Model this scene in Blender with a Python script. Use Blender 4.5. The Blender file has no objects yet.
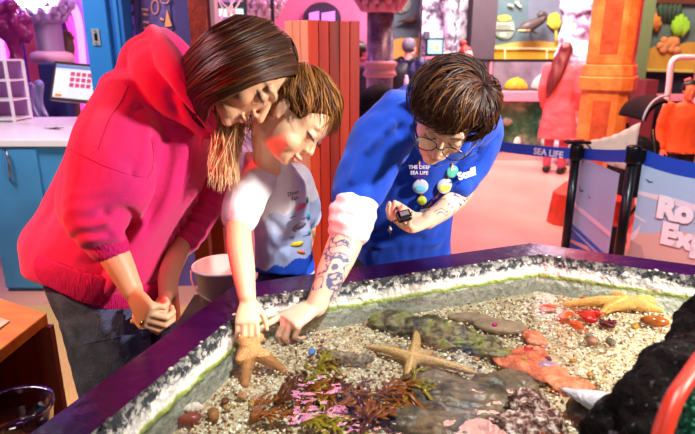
import bpy, bmesh, math, random
import numpy as np
from mathutils import Vector, Matrix, noise
random.seed(7); np.random.seed(7)
C = bpy.context.scene.collection
V = Vector
# ------------------------------------------------------------------ camera model
F_PX = 560.0; TH = math.radians(16.4); CAMZ = 1.55
RX = V((1,0,0)); UP = V((0,math.sin(TH),math.cos(TH))); FW = V((0,math.cos(TH),-math.sin(TH))); BK = -FW
CAM = V((0,0,CAMZ))
def ray(px,py): return FW + RX*((px-347.5)/F_PX) - UP*((py-217)/F_PX)
def P(px,py,t): return CAM + ray(px,py)*t            # t = distance along the viewing axis
def PZ(px,py,z):
    r = ray(px,py); return CAM + r*((z-CAMZ)/r.z)
def PY(px,py,y):
    r = ray(px,py); return CAM + r*(y/r.y)
def cv(r,u,b): return RX*r + UP*u + BK*b
# ------------------------------------------------------------------ materials
def lin(c):
    c = c/255.0
    return c/12.92 if c <= .04045 else ((c+.055)/1.055)**2.4
def S(r,g,b): return (lin(r),lin(g),lin(b),1)
MATS = {}
def mat(name, col, rough=.5, metal=0, var=0, vscale=20, bump=0, bscale=60, emis=0, attr=False, coat=0, spec=.5, sub=0, col2=None, stretch=None, sheen=0):
    if name in MATS: return MATS[name]
    m = bpy.data.materials.new(name); m.use_nodes = True; nt = m.node_tree; N = nt.nodes; L = nt.links
    b = N['Principled BSDF']; b.inputs['Roughness'].default_value = rough; b.inputs['Metallic'].default_value = metal
    b.inputs['Specular IOR Level'].default_value = spec; b.inputs['Coat Weight'].default_value = coat
    b.inputs['Sheen Weight'].default_value = sheen
    if sub: b.inputs['Subsurface Weight'].default_value = sub; b.inputs['Subsurface Radius'].default_value = (.012,.004,.002); b.inputs['Subsurface Scale'].default_value=1
    tc = N.new('ShaderNodeTexCoord'); mp = N.new('ShaderNodeMapping'); L.new(tc.outputs['Object'], mp.inputs['Vector'])
    if stretch: mp.inputs['Scale'].default_value = stretch
    if attr:
        a = N.new('ShaderNodeAttribute'); a.attribute_name = 'Col'; src = a.outputs['Color']
    else:
        rgb = N.new('ShaderNodeRGB'); rgb.outputs[0].default_value = col; src = rgb.outputs[0]
    if var or col2:
        nz = N.new('ShaderNodeTexNoise'); nz.inputs['Scale'].default_value = vscale; nz.inputs['Detail'].default_value = 6; L.new(mp.outputs[0], nz.inputs['Vector'])
        rp = N.new('ShaderNodeValToRGB'); rp.color_ramp.elements[0].position = .35; rp.color_ramp.elements[1].position = .65; L.new(nz.outputs['Fac'], rp.inputs['Fac'])
        if col2:
            rp.color_ramp.elements[0].color = col; rp.color_ramp.elements[1].color = col2; src = rp.outputs['Color']
        else:
            rp.color_ramp.elements[0].color = (1-var,)*3+(1,); rp.color_ramp.elements[1].color = (1,1,1,1)
            mx = N.new('ShaderNodeMix'); mx.data_type = 'RGBA'; mx.blend_type = 'MULTIPLY'; mx.inputs['Factor'].default_value = 1
            L.new(src, mx.inputs['A']); L.new(rp.outputs['Color'], mx.inputs['B']); src = mx.outputs['Result']
    L.new(src, b.inputs['Base Color'])
    if emis:
        L.new(src, b.inputs['Emission Color']); b.inputs['Emission Strength'].default_value = emis
    if bump:
        n2 = N.new('ShaderNodeTexNoise'); n2.inputs['Scale'].default_value = bscale; n2.inputs['Detail'].default_value = 5; L.new(mp.outputs[0], n2.inputs['Vector'])
        bp = N.new('ShaderNodeBump'); bp.inputs['Strength'].default_value = bump; bp.inputs['Distance'].default_value = .01
        L.new(n2.outputs['Fac'], bp.inputs['Height']); L.new(bp.outputs[0], b.inputs['Normal'])
    MATS[name] = m; return m
# ------------------------------------------------------------------ objects
OFF = {}
def tag(o, label=None, cat=None, group=None, kind=None):
    if label: o['label'] = label
    if cat: o['category'] = cat
    if group: o['group'] = group
    if kind: o['kind'] = kind
    return o
def thing(name, label, cat, loc, group=None):
    o = bpy.data.objects.new(name, None); C.objects.link(o); o.location = loc; o.empty_display_size = .1
    OFF[o] = V(loc); return tag(o, label, cat, group)
def link_mesh(name, me, parent=None, mats=None, smooth=False, origin=None):
    n = len(me.vertices); co = np.empty(n*3, 'f'); me.vertices.foreach_get('co', co); co = co.reshape(-1,3)
    if parent is None:
        if origin is None: origin = V(((co[:,0].min()+co[:,0].max())/2, (co[:,1].min()+co[:,1].max())/2, co[:,2].min()))
        off = V(origin)
    else: off = OFF[parent]
    co = co - np.array(off, 'f'); me.vertices.foreach_set('co', co.ravel()); me.update()
    o = bpy.data.objects.new(name, me); C.objects.link(o); me.name = name
    if parent is None: o.location = off
    else: o.parent = parent
    OFF[o] = off
    for m in (mats if isinstance(mats,(list,tuple)) else [mats]):
        if m: me.materials.append(m)
    if smooth: me.polygons.foreach_set('use_smooth', [True]*len(me.polygons))
    return o
def orth(d):
    d = d.normalized(); a = V((0,0,1)) if abs(d.z) < .9 else V((1,0,0))
    x = d.cross(a).normalized(); return x, d.cross(x).normalized()
class M:
    def __init__(s): s.v=[]; s.f=[]; s.m=[]; s.c=[]; s.cm=0; s.col=None
    def add(s, vs, fs):
        k = len(s.v); s.v += [V(v) for v in vs]; s.f += [tuple(i+k for i in f) for f in fs]; s.m += [s.cm]*len(fs)
        if s.col is not None: s.c += [s.col]*len(vs)
        return s
    def box(s, c, size, rot=None, ax=None):
        hx,hy,hz = [q/2 for q in size]; c = V(c); R = ax if ax is not None else (Matrix.Rotation(rot,3,'Z') if rot else Matrix.Identity(3))
        vs = [c + R@V((x,y,z)) for x in (-hx,hx) for y in (-hy,hy) for z in (-hz,hz)]
        return s.add(vs, [(0,1,3,2),(4,6,7,5),(0,4,5,1),(2,3,7,6),(0,2,6,4),(1,5,7,3)])
    def bb(s, a, b):
        return s.box([(a[i]+b[i])/2 for i in range(3)], [abs(b[i]-a[i]) for i in range(3)])
    def tube(s, pts, rad, n=10, caps=True, flat=None):
        pts = [V(p) for p in pts]; rad = rad if isinstance(rad,(list,tuple)) else [rad]*len(pts)
        vs=[]; x=None
        for i,p in enumerate(pts):
            d = (pts[min(i+1,len(pts)-1)]-pts[max(i-1,0)]); d = d.normalized() if d.length>1e-9 else V((0,0,1))
            if x is None: x,y = orth(d)
            else:
                x = x - d*x.dot(d); x = x.normalized() if x.length>1e-6 else orth(d)[0]
            y = d.cross(x); fy = flat if flat else 1
            for j in range(n):
                a = 2*math.pi*j/n; vs.append(p + x*math.cos(a)*rad[i] + y*math.sin(a)*rad[i]*fy)
        fs=[]
        for i in range(len(pts)-1):
            for j in range(n): fs.append((i*n+j, i*n+(j+1)%n, (i+1)*n+(j+1)%n, (i+1)*n+j))
        if caps: fs.append(tuple(range(n-1,-1,-1))); fs.append(tuple((len(pts)-1)*n+j for j in range(n)))
        return s.add(vs, fs)
    def ell(s, c, r, ax=None, nu=20, nv=12):
        c=V(c); r = r if isinstance(r,(list,tuple)) else (r,r,r); ax = ax if ax is not None else Matrix.Identity(3)
        vs=[c+ax@V((0,0,r[2]))]; fs=[]
        for i in range(1,nv):
            th=math.pi*i/nv
            for j in range(nu):
                ph=2*math.pi*j/nu; vs.append(c+ax@V((r[0]*math.sin(th)*math.cos(ph), r[1]*math.sin(th)*math.sin(ph), r[2]*math.cos(th))))
        vs.append(c-ax@V((0,0,r[2])))
        for j in range(nu): fs.append((0,1+j,1+(j+1)%nu))
        for i in range(nv-2):
            for j in range(nu): a=1+i*nu; fs.append((a+j,a+nu+j,a+nu+(j+1)%nu,a+(j+1)%nu))
        a=1+(nv-2)*nu
        for j in range(nu): fs.append((a+j,len(vs)-1,a+(j+1)%nu))
        return s.add(vs,fs)
    def cap(s, p0, p1, r0, r1=None, n=14):
        """capsule: tapered limb with rounded ends"""
        p0=V(p0); p1=V(p1); r1 = r0 if r1 is None else r1; d=(p1-p0).normalized(); pts=[]; rs=[]
        for k in range(1,5): a=math.pi/2*(1-k/5.0); pts.append(p0-d*r0*math.sin(a)); rs.append(r0*math.cos(a))
        pts.append(p0); rs.append(r0); pts.append(p1); rs.append(r1)
        for k in range(1,5): a=math.pi/2*k/5.0; pts.append(p1+d*r1*math.sin(a)); rs.append(r1*math.cos(a))
        return s.tube(pts, rs, n)
    def limb(s, pts, rad, n=16, sub=5):
        """smooth tapered limb through joints"""
        pp, rr = smooth_path(pts, rad, sub)
        d0=(pp[1]-pp[0]).normalized(); d1=(pp[-1]-pp[-2]).normalized(); a=[];ar=[];b=[];br=[]
        for k in range(1,5):
            q=math.pi/2*(1-k/5.0); a.append(pp[0]-d0*rr[0]*math.sin(q)); ar.append(rr[0]*math.cos(q))
            q=math.pi/2*k/5.0; b.append(pp[-1]+d1*rr[-1]*math.sin(q)); br.append(rr[-1]*math.cos(q))
        return s.tube(a+pp+b, ar+rr+br, n)
    def loft(s, rings, n=28, sub=4, caps=True, sup=2.0):
        """rings: (centre, half-axis a, half-axis b) -> closed surface, catmull-rom between rings"""
        cs,_=smooth_path([r[0] for r in rings],[1]*len(rings),sub); As,_=smooth_path([r[1] for r in rings],[1]*len(rings),sub); Bs,_=smooth_path([r[2] for r in rings],[1]*len(rings),sub)
        vs=[]; m=len(cs)
        for c,a,b in zip(cs,As,Bs):
            for j in range(n):
                q=2*math.pi*j/n; cc,ss=math.cos(q),math.sin(q); e=2.0/sup
                vs.append(c + a*(abs(cc)**e*(1 if cc>0 else -1)) + b*(abs(ss)**e*(1 if ss>0 else -1)))
        fs=[(i*n+j, i*n+(j+1)%n, (i+1)*n+(j+1)%n, (i+1)*n+j) for i in range(m-1) for j in range(n)]
        if caps: fs.append(tuple(range(n-1,-1,-1))); fs.append(tuple((m-1)*n+j for j in range(n)))
        return s.add(vs,fs)
    def lathe(s, prof, c, n=32, ax=None):
        c=V(c); ax = ax if ax is not None else Matrix.Identity(3); k=len(prof)
        vs=[c+ax@V((r*math.cos(2*math.pi*j/n), r*math.sin(2*math.pi*j/n), z)) for r,z in prof for j in range(n)]
        fs=[(i*n+j, i*n+(j+1)%n, (i+1)*n+(j+1)%n, (i+1)*n+j) for i in range(k-1) for j in range(n)]
        fs.append(tuple(range(n-1,-1,-1))); fs.append(tuple((k-1)*n+j for j in range(n)))
        return s.add(vs,fs)
    def prism(s, poly, ext):
        """poly: list of 3-D points, ext: extrusion vector"""
        n=len(poly); ext=V(ext); vs=[V(p) for p in poly]+[V(p)+ext for p in poly]
        return s.add(vs,[tuple(range(n-1,-1,-1)),tuple(range(n,2*n))]+[(i,(i+1)%n,n+(i+1)%n,n+i) for i in range(n)])
    def mesh(s, name='m'):
        me=bpy.data.meshes.new(name); me.from_pydata([tuple(v) for v in s.v],[],s.f); me.polygons.foreach_set('material_index', s.m)
        bm=bmesh.new(); bm.from_mesh(me); bmesh.ops.recalc_face_normals(bm, faces=bm.faces); bm.to_mesh(me); bm.free()
        if s.c:
            at=me.color_attributes.new('Col','FLOAT_COLOR','POINT'); at.data.foreach_set('color', np.array([tuple(c)[:3]+(1,) for c in s.c],'f').ravel())
        return me
    def build(s, name, mats, parent=None, smooth=False, bevel=0, origin=None):
        o=link_mesh(name, s.mesh(name), parent, mats, smooth, origin)
        if bevel:
            md=o.modifiers.new('Bevel','BEVEL'); md.width=bevel; md.segments=2; md.limit_method='ANGLE'
        return o
def smooth_path(pts, rad, sub=5):
    pts=[V(p) for p in pts]
    if len(pts)<2: return pts, list(rad)
    P0=[pts[0]*2-pts[1]]+pts+[pts[-1]*2-pts[-2]]; R=[rad[0]]+list(rad)+[rad[-1]]; out=[];ro=[]
    for i in range(1,len(pts)):
        for k in range(sub):
            u=k/sub; a,b,c,d=P0[i-1:i+3]; ra,rb,rc,rd=R[i-1:i+3]
            f=lambda a,b,c,d:.5*((2*b)+(c-a)*u+(2*a-5*b+4*c-d)*u*u+(3*b-a-3*c+d)*u**3)
            out.append(f(a,b,c,d)); ro.append(f(ra,rb,rc,rd))
    out.append(pts[-1]); ro.append(rad[-1]); return out,ro
def vnoise(co, scale, seed=0, stretch=(1,1,1)):
    return np.array([noise.noise(V((c[0]*scale*stretch[0]+seed, c[1]*scale*stretch[1]+seed*1.7, c[2]*scale*stretch[2]-seed))) for c in co],'f')
def blob(mb, name, mats, parent=None, voxel=.004, smooth=4, disp=None, color=None, origin=None, fac=.5):
    """union of overlapping closed primitives remeshed to one continuous skin; disp/color act on world coordinates"""
    me=mb.mesh('t'); t=bpy.data.objects.new('t',me); C.objects.link(t)
    r=t.modifiers.new('r','REMESH'); r.mode='VOXEL'; r.voxel_size=voxel; r.adaptivity=0
    if smooth: s=t.modifiers.new('s','SMOOTH'); s.iterations=smooth; s.factor=fac
    bpy.context.view_layer.update(); dg=bpy.context.evaluated_depsgraph_get(); me2=bpy.data.meshes.new_from_object(t.evaluated_get(dg)); me2.materials.clear()
    bpy.data.objects.remove(t); bpy.data.meshes.remove(me)
    for at in [a for a in me2.attributes if a.name in('Col',)]: me2.attributes.remove(at)
    n=len(me2.vertices); co=np.empty(n*3,'f'); me2.vertices.foreach_get('co',co); co=co.reshape(-1,3)
    if disp is not None:
        no=np.empty(n*3,'f'); me2.vertices.foreach_get('normal',no); no=no.reshape(-1,3)
        co=co+no*disp(co)[:,None]; me2.vertices.foreach_set('co',co.ravel()); me2.update()
    if color is not None:
        cc=color(co); at=me2.color_attributes.new('Col','FLOAT_COLOR','POINT'); at.data.foreach_set('color', np.concatenate([cc,np.ones((n,1))],1).astype('f').ravel())
    me2.polygons.foreach_set('material_index',[0]*len(me2.polygons))
    return link_mesh(name, me2, parent, mats, True, origin)
def text(name, s, size, o, xd, yd, m, parent=None, ext=.001, bold=0, shear=0, align='CENTER'):
    cu=bpy.data.curves.new('t','FONT'); cu.body=s; cu.size=size; cu.extrude=ext; cu.offset=bold; cu.shear=shear; cu.align_x=align; cu.align_y='CENTER'; cu.resolution_u=3
    t=bpy.data.objects.new('t',cu); C.objects.link(t); bpy.context.view_layer.update(); dg=bpy.context.evaluated_depsgraph_get()
    me=bpy.data.meshes.new_from_object(t.evaluated_get(dg)); bpy.data.objects.remove(t)
    xd=V(xd).normalized(); yd=V(yd).normalized(); zd=xd.cross(yd); R=Matrix((xd,yd,zd)).transposed().to_4x4(); R.translation=V(o); me.transform(R); me.materials.clear()
    return link_mesh(name, me, parent, m)
def strands(polys, rad, cols, name, m, parent, n=4, origin=None):
    """hair: polys list of point lists; rad max radius; cols list of (c0,c1) linear rgb"""
    vs=[];fs=[];cc=[]
    for pl,(c0,c1),r in zip(polys,cols,rad):
        k=len(pl); x=None; base=len(vs)
        for i,p in enumerate(pl):
            d=(pl[min(i+1,k-1)]-pl[max(i-1,0)]); d=d.normalized() if d.length>1e-9 else V((0,0,1))
            if x is None: x,y=orth(d)
            else:
                x=x-d*x.dot(d); x=x.normalized() if x.length>1e-6 else orth(d)[0]
            y=d.cross(x); u=i/(k-1); rr=r*(.55+.45*math.sin(math.pi*min(1,u*1.3+.1)))*(1 if u<.8 else (1-u)/.2*.8+.2)
            for j in range(n):
                a=2*math.pi*j/n; vs.append(tuple(p+(x*math.cos(a)+y*math.sin(a))*rr)); cc.append([c0[q]*(1-u)+c1[q]*u for q in range(3)]+[1])
        for i in range(k-1):
            for j in range(n): fs.append((base+i*n+j,base+i*n+(j+1)%n,base+(i+1)*n+(j+1)%n,base+(i+1)*n+j))
    me=bpy.data.meshes.new(name); me.from_pydata(vs,[],fs); at=me.color_attributes.new('Col','FLOAT_COLOR','POINT'); at.data.foreach_set('color', np.array(cc,'f').ravel())
    return link_mesh(name, me, parent, m, True, origin)
def chip(m_, p, s, col):
    ax=Matrix.Rotation(random.uniform(0,6.28),3,'Z')@Matrix.Rotation(random.uniform(-.5,.5),3,'X')
    n=random.choice((4,5,6)); h=s*random.uniform(.25,.6); m_.col=col; vs=[]
    for lv,k in ((-1,.7),(0,1),(1,.6)):
        for j in range(n):
            a=2*math.pi*j/n; q=s*k*random.uniform(.65,1.1); vs.append(V(p)+ax@V((math.cos(a)*q, math.sin(a)*q*.8, lv*h)))
    fs=[(i*n+j,i*n+(j+1)%n,(i+1)*n+(j+1)%n,(i+1)*n+j) for i in range(2) for j in range(n)]+[tuple(range(n-1,-1,-1)),tuple(2*n+j for j in range(n))]
    m_.add(vs,fs)
def pebble(name, c, r, m, label, cat, group=None, rot=None, amp=.15, seed=0, voxel=None):
    mb=M(); R=rot if rot is not None else Matrix.Rotation(seed*1.3,3,'Z'); mb.ell(c,r,R,24,14); sc=1.6/max(r)
    d=lambda co: vnoise(co,sc,seed)*amp*min(r)*1.5
    v=mb.mesh('p'); n=len(v.vertices); co=np.empty(n*3,'f'); v.vertices.foreach_get('co',co); co=co.reshape(-1,3)
    no=co-np.array(c,'f'); no/=np.linalg.norm(no,axis=1)[:,None]; co=co+no*d(co)[:,None]; v.vertices.foreach_set('co',co.ravel())
    o=link_mesh(name,v,None,m,True); return tag(o,label,cat,group)

# ------------------------------------------------------------------ camera
cam=bpy.data.cameras.new('camera'); co_=bpy.data.objects.new('camera',cam); C.objects.link(co_); co_.location=CAM
co_.rotation_euler=(math.pi/2-TH,0,0); cam.sensor_width=36; cam.lens=F_PX/695*36; cam.clip_start=.05
cam.dof.use_dof=True; cam.dof.focus_distance=1.42; cam.dof.aperture_fstop=4.5
bpy.context.scene.camera=co_
vs_=bpy.context.scene.view_settings; vs_.view_transform='Standard'; vs_.look='None'; vs_.gamma=1; vs_.use_curve_mapping=False; vs_.exposure=0.0
w=bpy.data.worlds.new('world'); bpy.context.scene.world=w; w.use_nodes=True; w.node_tree.nodes['Background'].inputs[0].default_value=(.55,.45,.9,1); w.node_tree.nodes['Background'].inputs[1].default_value=.10

# ------------------------------------------------------------------ room shell
floor_m=mat('floor_resin', S(214,150,142), .32, var=.22, vscale=1.6, bump=.05, bscale=30)
M().bb((-5,-2.5,-.1),(6.2,11,0)).build('floor', floor_m)['kind']='structure'
dark_m=mat('dark_paint', S(30,24,44), .8); wallm=mat('wall_paint', S(120,96,150), .8, var=.2, vscale=3)
M().bb((-5,-2.5,4.4),(6.2,11,4.5)).build('ceiling', dark_m)['kind']='structure'
M().bb((-5,10.8,0),(6.2,11,4.4)).build('wall_back', wallm)['kind']='structure'
M().bb((-5,-2.5,0),(-4.8,10.8,4.4)).build('wall_left', wallm)['kind']='structure'
M().bb((6,-2.5,0),(6.2,10.8,4.4)).build('wall_right', wallm)['kind']='structure'
M().bb((-4.8,-2.5,0),(6,-2.3,4.4)).build('wall_front', dark_m)['kind']='structure'
# carpet-like textured floor on the near left
spk=mat('speckled_mat', S(206,170,120), .9, var=.35, vscale=140, bump=.3, bscale=120)
tag(M().bb((-2.6,.2,0),(-.62,3.25,.008)).build('floor_mat', spk), 'sandy speckled floor covering between wooden table and the woman in pink', 'flooring')

# ------------------------------------------------------------------ touch pool
ZR=.97; ZW=.908; ZF=.868
O=[V((-.665,.3)),V((-.292,1.345)),V((.578,1.679)),V((1.438,1.275)),V((1.9,.3))]
def inset(poly,d):
    n=len(poly); out=[]
    for i in range(n):
        a,b,c=poly[i-1],poly[i],poly[(i+1)%n]; e1=(b-a).normalized(); e2=(c-b).normalized()
        n1=V((e1.y,-e1.x)); n2=V((e2.y,-e2.x)); k=(n1+n2); k=k/(1+n1.dot(n2)); out.append(b+k*d)
    return out
def noisemix(name, stops, scale, rough, bump, bscale, zband=None, coat=0, detail=8, under=None):
    m=bpy.data.materials.new(name); m.use_nodes=True; N=m.node_tree.nodes; L=m.node_tree.links; b=N['Principled BSDF']; b.inputs['Roughness'].default_value=rough; b.inputs['Coat Weight'].default_value=coat
    tc=N.new('ShaderNodeTexCoord'); nz=N.new('ShaderNodeTexNoise'); nz.inputs['Scale'].default_value=scale; nz.inputs['Detail'].default_value=detail; nz.inputs['Roughness'].default_value=.7; L.new(tc.outputs['Object'],nz.inputs['Vector'])
    rp=N.new('ShaderNodeValToRGB'); L.new(nz.outputs['Fac'],rp.inputs['Fac']); els=rp.color_ramp.elements
    while len(els)<len(stops): els.new(.5)
    for e,(p,c) in zip(els,stops): e.position=p; e.color=c
    src=rp.outputs['Color']
    if zband:
        geo=N.new('ShaderNodeNewGeometry'); sp=N.new('ShaderNodeSeparateXYZ'); L.new(geo.outputs['Position'],sp.inputs[0])
        n3=N.new('ShaderNodeTexNoise'); n3.inputs['Scale'].default_value=22; n3.inputs['Detail'].default_value=6; L.new(tc.outputs['Object'],n3.inputs['Vector'])
        ad=N.new('ShaderNodeMath'); ad.operation='MULTIPLY_ADD'; L.new(n3.outputs['Fac'],ad.inputs[0]); ad.inputs[1].default_value=zband['amp']; L.new(sp.outputs['Z'],ad.inputs[2])
        r2=N.new('ShaderNodeMapRange'); L.new(ad.outputs[0],r2.inputs['Value']); r2.inputs['From Min'].default_value=zband['z0']+zband['amp']*.5; r2.inputs['From Max'].default_value=zband['z1']+zband['amp']*.5
        rz=N.new('ShaderNodeValToRGB'); L.new(r2.outputs[0],rz.inputs['Fac']); e=rz.color_ramp.elements
        while len(e)<len(zband['stops']): e.new(.5)
        for q,(p,c) in zip(e,zband['stops']): q.position=p; q.color=c[:3]+(1,)
        ra=N.new('ShaderNodeValToRGB'); L.new(r2.outputs[0],ra.inputs['Fac']); e=ra.color_ramp.elements
        while len(e)<len(zband['stops']): e.new(.5)
        for q,(p,c) in zip(e,zband['stops']): q.position=p; q.color=(c[3],)*3+(1,)
        mx=N.new('ShaderNodeMix'); mx.data_type='RGBA'; L.new(ra.outputs['Color'],mx.inputs['Factor']); L.new(src,mx.inputs['A']); L.new(rz.outputs['Color'],mx.inputs['B']); src=mx.outputs['Result']
    L.new(src,b.inputs['Base Color'])
    n2=N.new('ShaderNodeTexNoise'); n2.inputs['Scale'].default_value=bscale; n2.inputs['Detail'].default_value=6; L.new(tc.outputs['Object'],n2.inputs['Vector'])
    bp=N.new('ShaderNodeBump'); bp.inputs['Strength'].default_value=bump; bp.inputs['Distance'].default_value=.01; L.new(n2.outputs['Fac'],bp.inputs['Height']); L.new(bp.outputs[0],b.inputs['Normal'])
    return m
rim_m=noisemix('purple_gloss_paint',[(.3,S(26,4,36)),(.6,S(50,8,62)),(.8,S(80,26,90))],5,.22,.3,18,coat=.2)
crust_m=noisemix('salt_crusted_wall',[(.44,S(12,14,22)),(.49,S(60,62,72)),(.54,S(205,200,190)),(.64,S(245,240,228)),(.7,S(150,140,120))],60,.7,1.0,70,
    zband=dict(amp=.016,z0=.87,z1=.975,stops=[(.0,(.40,.42,.36,.85)),(.24,(.38,.40,.34,.8)),(.32,(.10,.16,.02,.95)),(.39,(.30,.34,.05,.9)),(.44,(.8,.76,.68,.7)),(.58,(.85,.82,.76,.55)),(.68,(.03,.03,.05,.25)),(.80,(.02,.02,.03,.6)),(.9,(.02,.02,.03,.75))]))
pool=thing('touch_pool','low octagonal touch pool with glossy purple rim and salt-crusted inner wall','touch pool',(.5,.9,0))
I1=inset(O,.088); I2=inset(O,.105); I3=inset(O,.114); out1=inset(O,-.012); out2=inset(O,.03)
def ringstrip(name, la, za, lb, zb, m, nseg=60, rows=10, amp=0, closed=True):
    mb=M(); n=len(la)
    for i in range(n):
        a0,a1=la[i],la[(i+1)%n]; b0,b1=lb[i],lb[(i+1)%n]; k=max(2,int((a1-a0).length*nseg)); vs=[];fs=[]
        for r in range(rows+1):
            v=r/rows
            for c_ in range(k+1):
                u=c_/k; p=(a0.lerp(a1,u)).lerp(b0.lerp(b1,u),v); z=za+(zb-za)*v; q=V((p.x,p.y,z))
                if amp:
                    e=math.sin(math.pi*u)**.15 if 0<u<1 else 0
                    d=(noise.noise(q*38)+.6*noise.noise(q*95))*amp*e*math.sin(math.pi*min(1,v*1.2+.02))**.5; nn=V((a1-a0).to_tuple()).normalized(); q+=V((nn.y,-nn.x,.3))*d
                vs.append(q)
        for r in range(rows):
            for c_ in range(k): w0=r*(k+1)+c_; fs.append((w0,w0+1,w0+k+2,w0+k+1))
        mb.add(vs,fs)
    return mb.build(name,m,pool,smooth=True)
# rim slab as closed prism ring: top, outer lip
mb=M(); n=len(O)
for i in range(n):
    j=(i+1)%n
    vs=[(*O[i],ZR),(*O[j],ZR),(*I1[j],ZR-.002),(*I1[i],ZR-.002),(*O[i],ZR-.05),(*O[j],ZR-.05),(*I1[j],ZR-.05),(*I1[i],ZR-.05)]
    mb.add(vs,[(0,1,2,3),(0,4,5,1),(4,7,6,5)])
mb.build('rim',rim_m,pool)
ringstrip('crusted_lining',I1,ZR-.002,I3,.856,crust_m,nseg=130,rows=30,amp=.006)
# crusty salt lip sitting along the paint edge
mb=M()
for i in range(n):
    a,b=I1[i],I1[(i+1)%n]; k=int((b-a).length*90)
    for q in range(k):
        if random.random()<.6:
            p=a.lerp(b,(q+random.random())/k); s_=random.uniform(.002,.0055)
            mb.col=random.choice([S(205,198,190),S(120,112,110),S(30,26,34),S(40,36,44),S(110,104,100)])
            mb.ell((p.x+random.uniform(-.004,.006),p.y+random.uniform(-.008,.003),ZR+random.uniform(-.006,.0)),(s_*1.4,s_,s_*.55),Matrix.Rotation(random.random()*3,3,'Z'),7,5)
mb.build('salt_crust',mat('crust_lumps',None,.75,attr=True,bump=.6,bscale=200),pool,smooth=True)['kind']='stuff'
outw=mat('pool_outer_panel',S(60,30,80),.5,var=.3,vscale=5)
mb=M()
for i in range(n):
    j=(i+1)%n; mb.add([(*out2[i],ZR-.05),(*out2[j],ZR-.05),(*out2[j],0),(*out2[i],0)],[(0,1,2,3)])
mb.build('outer_wall',outw,pool)
basin_m=noisemix('basin_gravel_bed',[(.3,S(120,96,66)),(.45,S(196,170,128)),(.55,S(236,222,196)),(.7,S(160,128,88))],90,.8,1,160)
mb=M(); mb.add([(*p,ZF-.01) for p in I3]+[(*p,ZF-.06) for p in I3],[tuple(range(n)),tuple(range(2*n-1,n-1,-1))]+[(i,(i+1)%n,n+(i+1)%n,n+i) for i in range(n)]); mb.build('basin_floor',basin_m,pool)
def inpoly(x,y,poly):
    r=False; n=len(poly)
    for i in range(n):
        a,b=poly[i],poly[(i+1)%n]
        if (a.y>y)!=(b.y>y) and x<(b.x-a.x)*(y-a.y)/(b.y-a.y)+a.x: r=not r
    return r
I4=inset(O,.128)
# shell grit: chips spread denser near the camera
mb=M(); pal=[S(255,252,244),S(255,250,236),S(245,236,214),S(236,214,176),S(255,250,238),S(208,172,120),S(180,132,84),S(226,200,160),S(150,104,66),S(250,244,230),S(200,190,180),S(120,84,60)]
cnt=0
while cnt<14000:
    x=random.uniform(-.5,1.3); y=random.uniform(.72,1.5)
    if not inpoly(x,y,I4): continue
    q=noise.noise(V((x*5,y*5,3)))
    if random.random()>.95+q*.3: continue
    cnt+=1; chip(mb,(x,y,ZF-.008+random.uniform(0,.009)+max(0,noise.noise(V((x*7,y*7,1))))*.01),random.uniform(.0018,.0052)*(1.3 if random.random()<.1 else 1),random.choice(pal))
tag(mb.build('shell_gravel',mat('shell_grit',None,.5,attr=True)),'cream and tan shell gravel covering the floor of the touch pool','gravel',kind='stuff')
# water
wm=bpy.data.materials.new('pool_water'); wm.use_nodes=True; N=wm.node_tree.nodes; L=wm.node_tree.links; N.clear()
ou=N.new('ShaderNodeOutputMaterial'); tr=N.new('ShaderNodeBsdfTransparent'); tr.inputs[0].default_value=(.93,.97,.95,1); gl=N.new('ShaderNodeBsdfGlossy'); gl.inputs['Roughness'].default_value=.015
mx=N.new('ShaderNodeMixShader'); fr=N.new('ShaderNodeFresnel'); fr.inputs['IOR'].default_value=1.36; tc=N.new('ShaderNodeTexCoord'); nz=N.new('ShaderNodeTexNoise'); nz.inputs['Scale'].default_value=13; nz.inputs['Detail'].default_value=2.5
bp=N.new('ShaderNodeBump'); bp.inputs['Strength'].default_value=.35; bp.inputs['Distance'].default_value=.01
L.new(tc.outputs['Object'],nz.inputs['Vector']); L.new(nz.outputs['Fac'],bp.inputs['Height']); L.new(bp.outputs[0],gl.inputs['Normal']); L.new(bp.outputs[0],fr.inputs['Normal'])
L.new(fr.outputs[0],mx.inputs[0]); L.new(tr.outputs[0],mx.inputs[1]); L.new(gl.outputs[0],mx.inputs[2]); L.new(mx.outputs[0],ou.inputs['Surface'])
IW=inset(O,.113); mb=M(); mb.add([(*p,ZW) for p in IW],[tuple(range(n-1,-1,-1))])
tag(mb.build('water',wm),'shallow clear rippled water filling the touch pool','water',kind='stuff')
# ------------------------------------------------------------------ things in the pool
def onfloor(px,py,h=0): p=PZ(px,py,ZF+h); return p
star_m=mat('starfish_skin',None,.55,attr=True,bump=.5,bscale=260)
def starfish(c, tips, rb, rt, col, label, up=.0, name='starfish', group=None):
    c=V(c); mb=M(); mb.ell(c,(rb*1.5,rb*1.5,rb*.8),None,20,12)
    for tp in tips:
        tp=V(tp); mid=c.lerp(tp,.5)+V((random.uniform(-.006,.006),random.uniform(-.006,.006),rb*.25)); pp,rr=smooth_path([c,mid,tp],[rb,rb*.78,rt],6)
        mb.tube(pp+[pp[-1]+(pp[-1]-pp[-2])*.6],rr+[rt*.4],12)
    cc=np.array(col[:3])
    def colr(co):
        k=(vnoise(co,160,2)*.5+.5)[:,None]; dist=np.zeros(len(co))+9
        for tp in tips:
            a=np.array(c); b=np.array(V(tp)); ab=b-a; u=np.clip(((co-a)@ab)/(ab@ab),0,1); dd=np.linalg.norm((co-(a+u[:,None]*ab))[:,:2],axis=1); dist=np.minimum(dist,dd)
        ridge=(dist<.0022).astype(float)[:,None]*.35
        return np.clip(cc*(.72+.5*k)+ridge*np.array([.6,.4,.2]),0,1)
    return tag(blob(mb,name,star_m,None,.0028,3,disp=lambda co:vnoise(co,240,1)*.0012,color=colr),label,'starfish',group)
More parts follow.
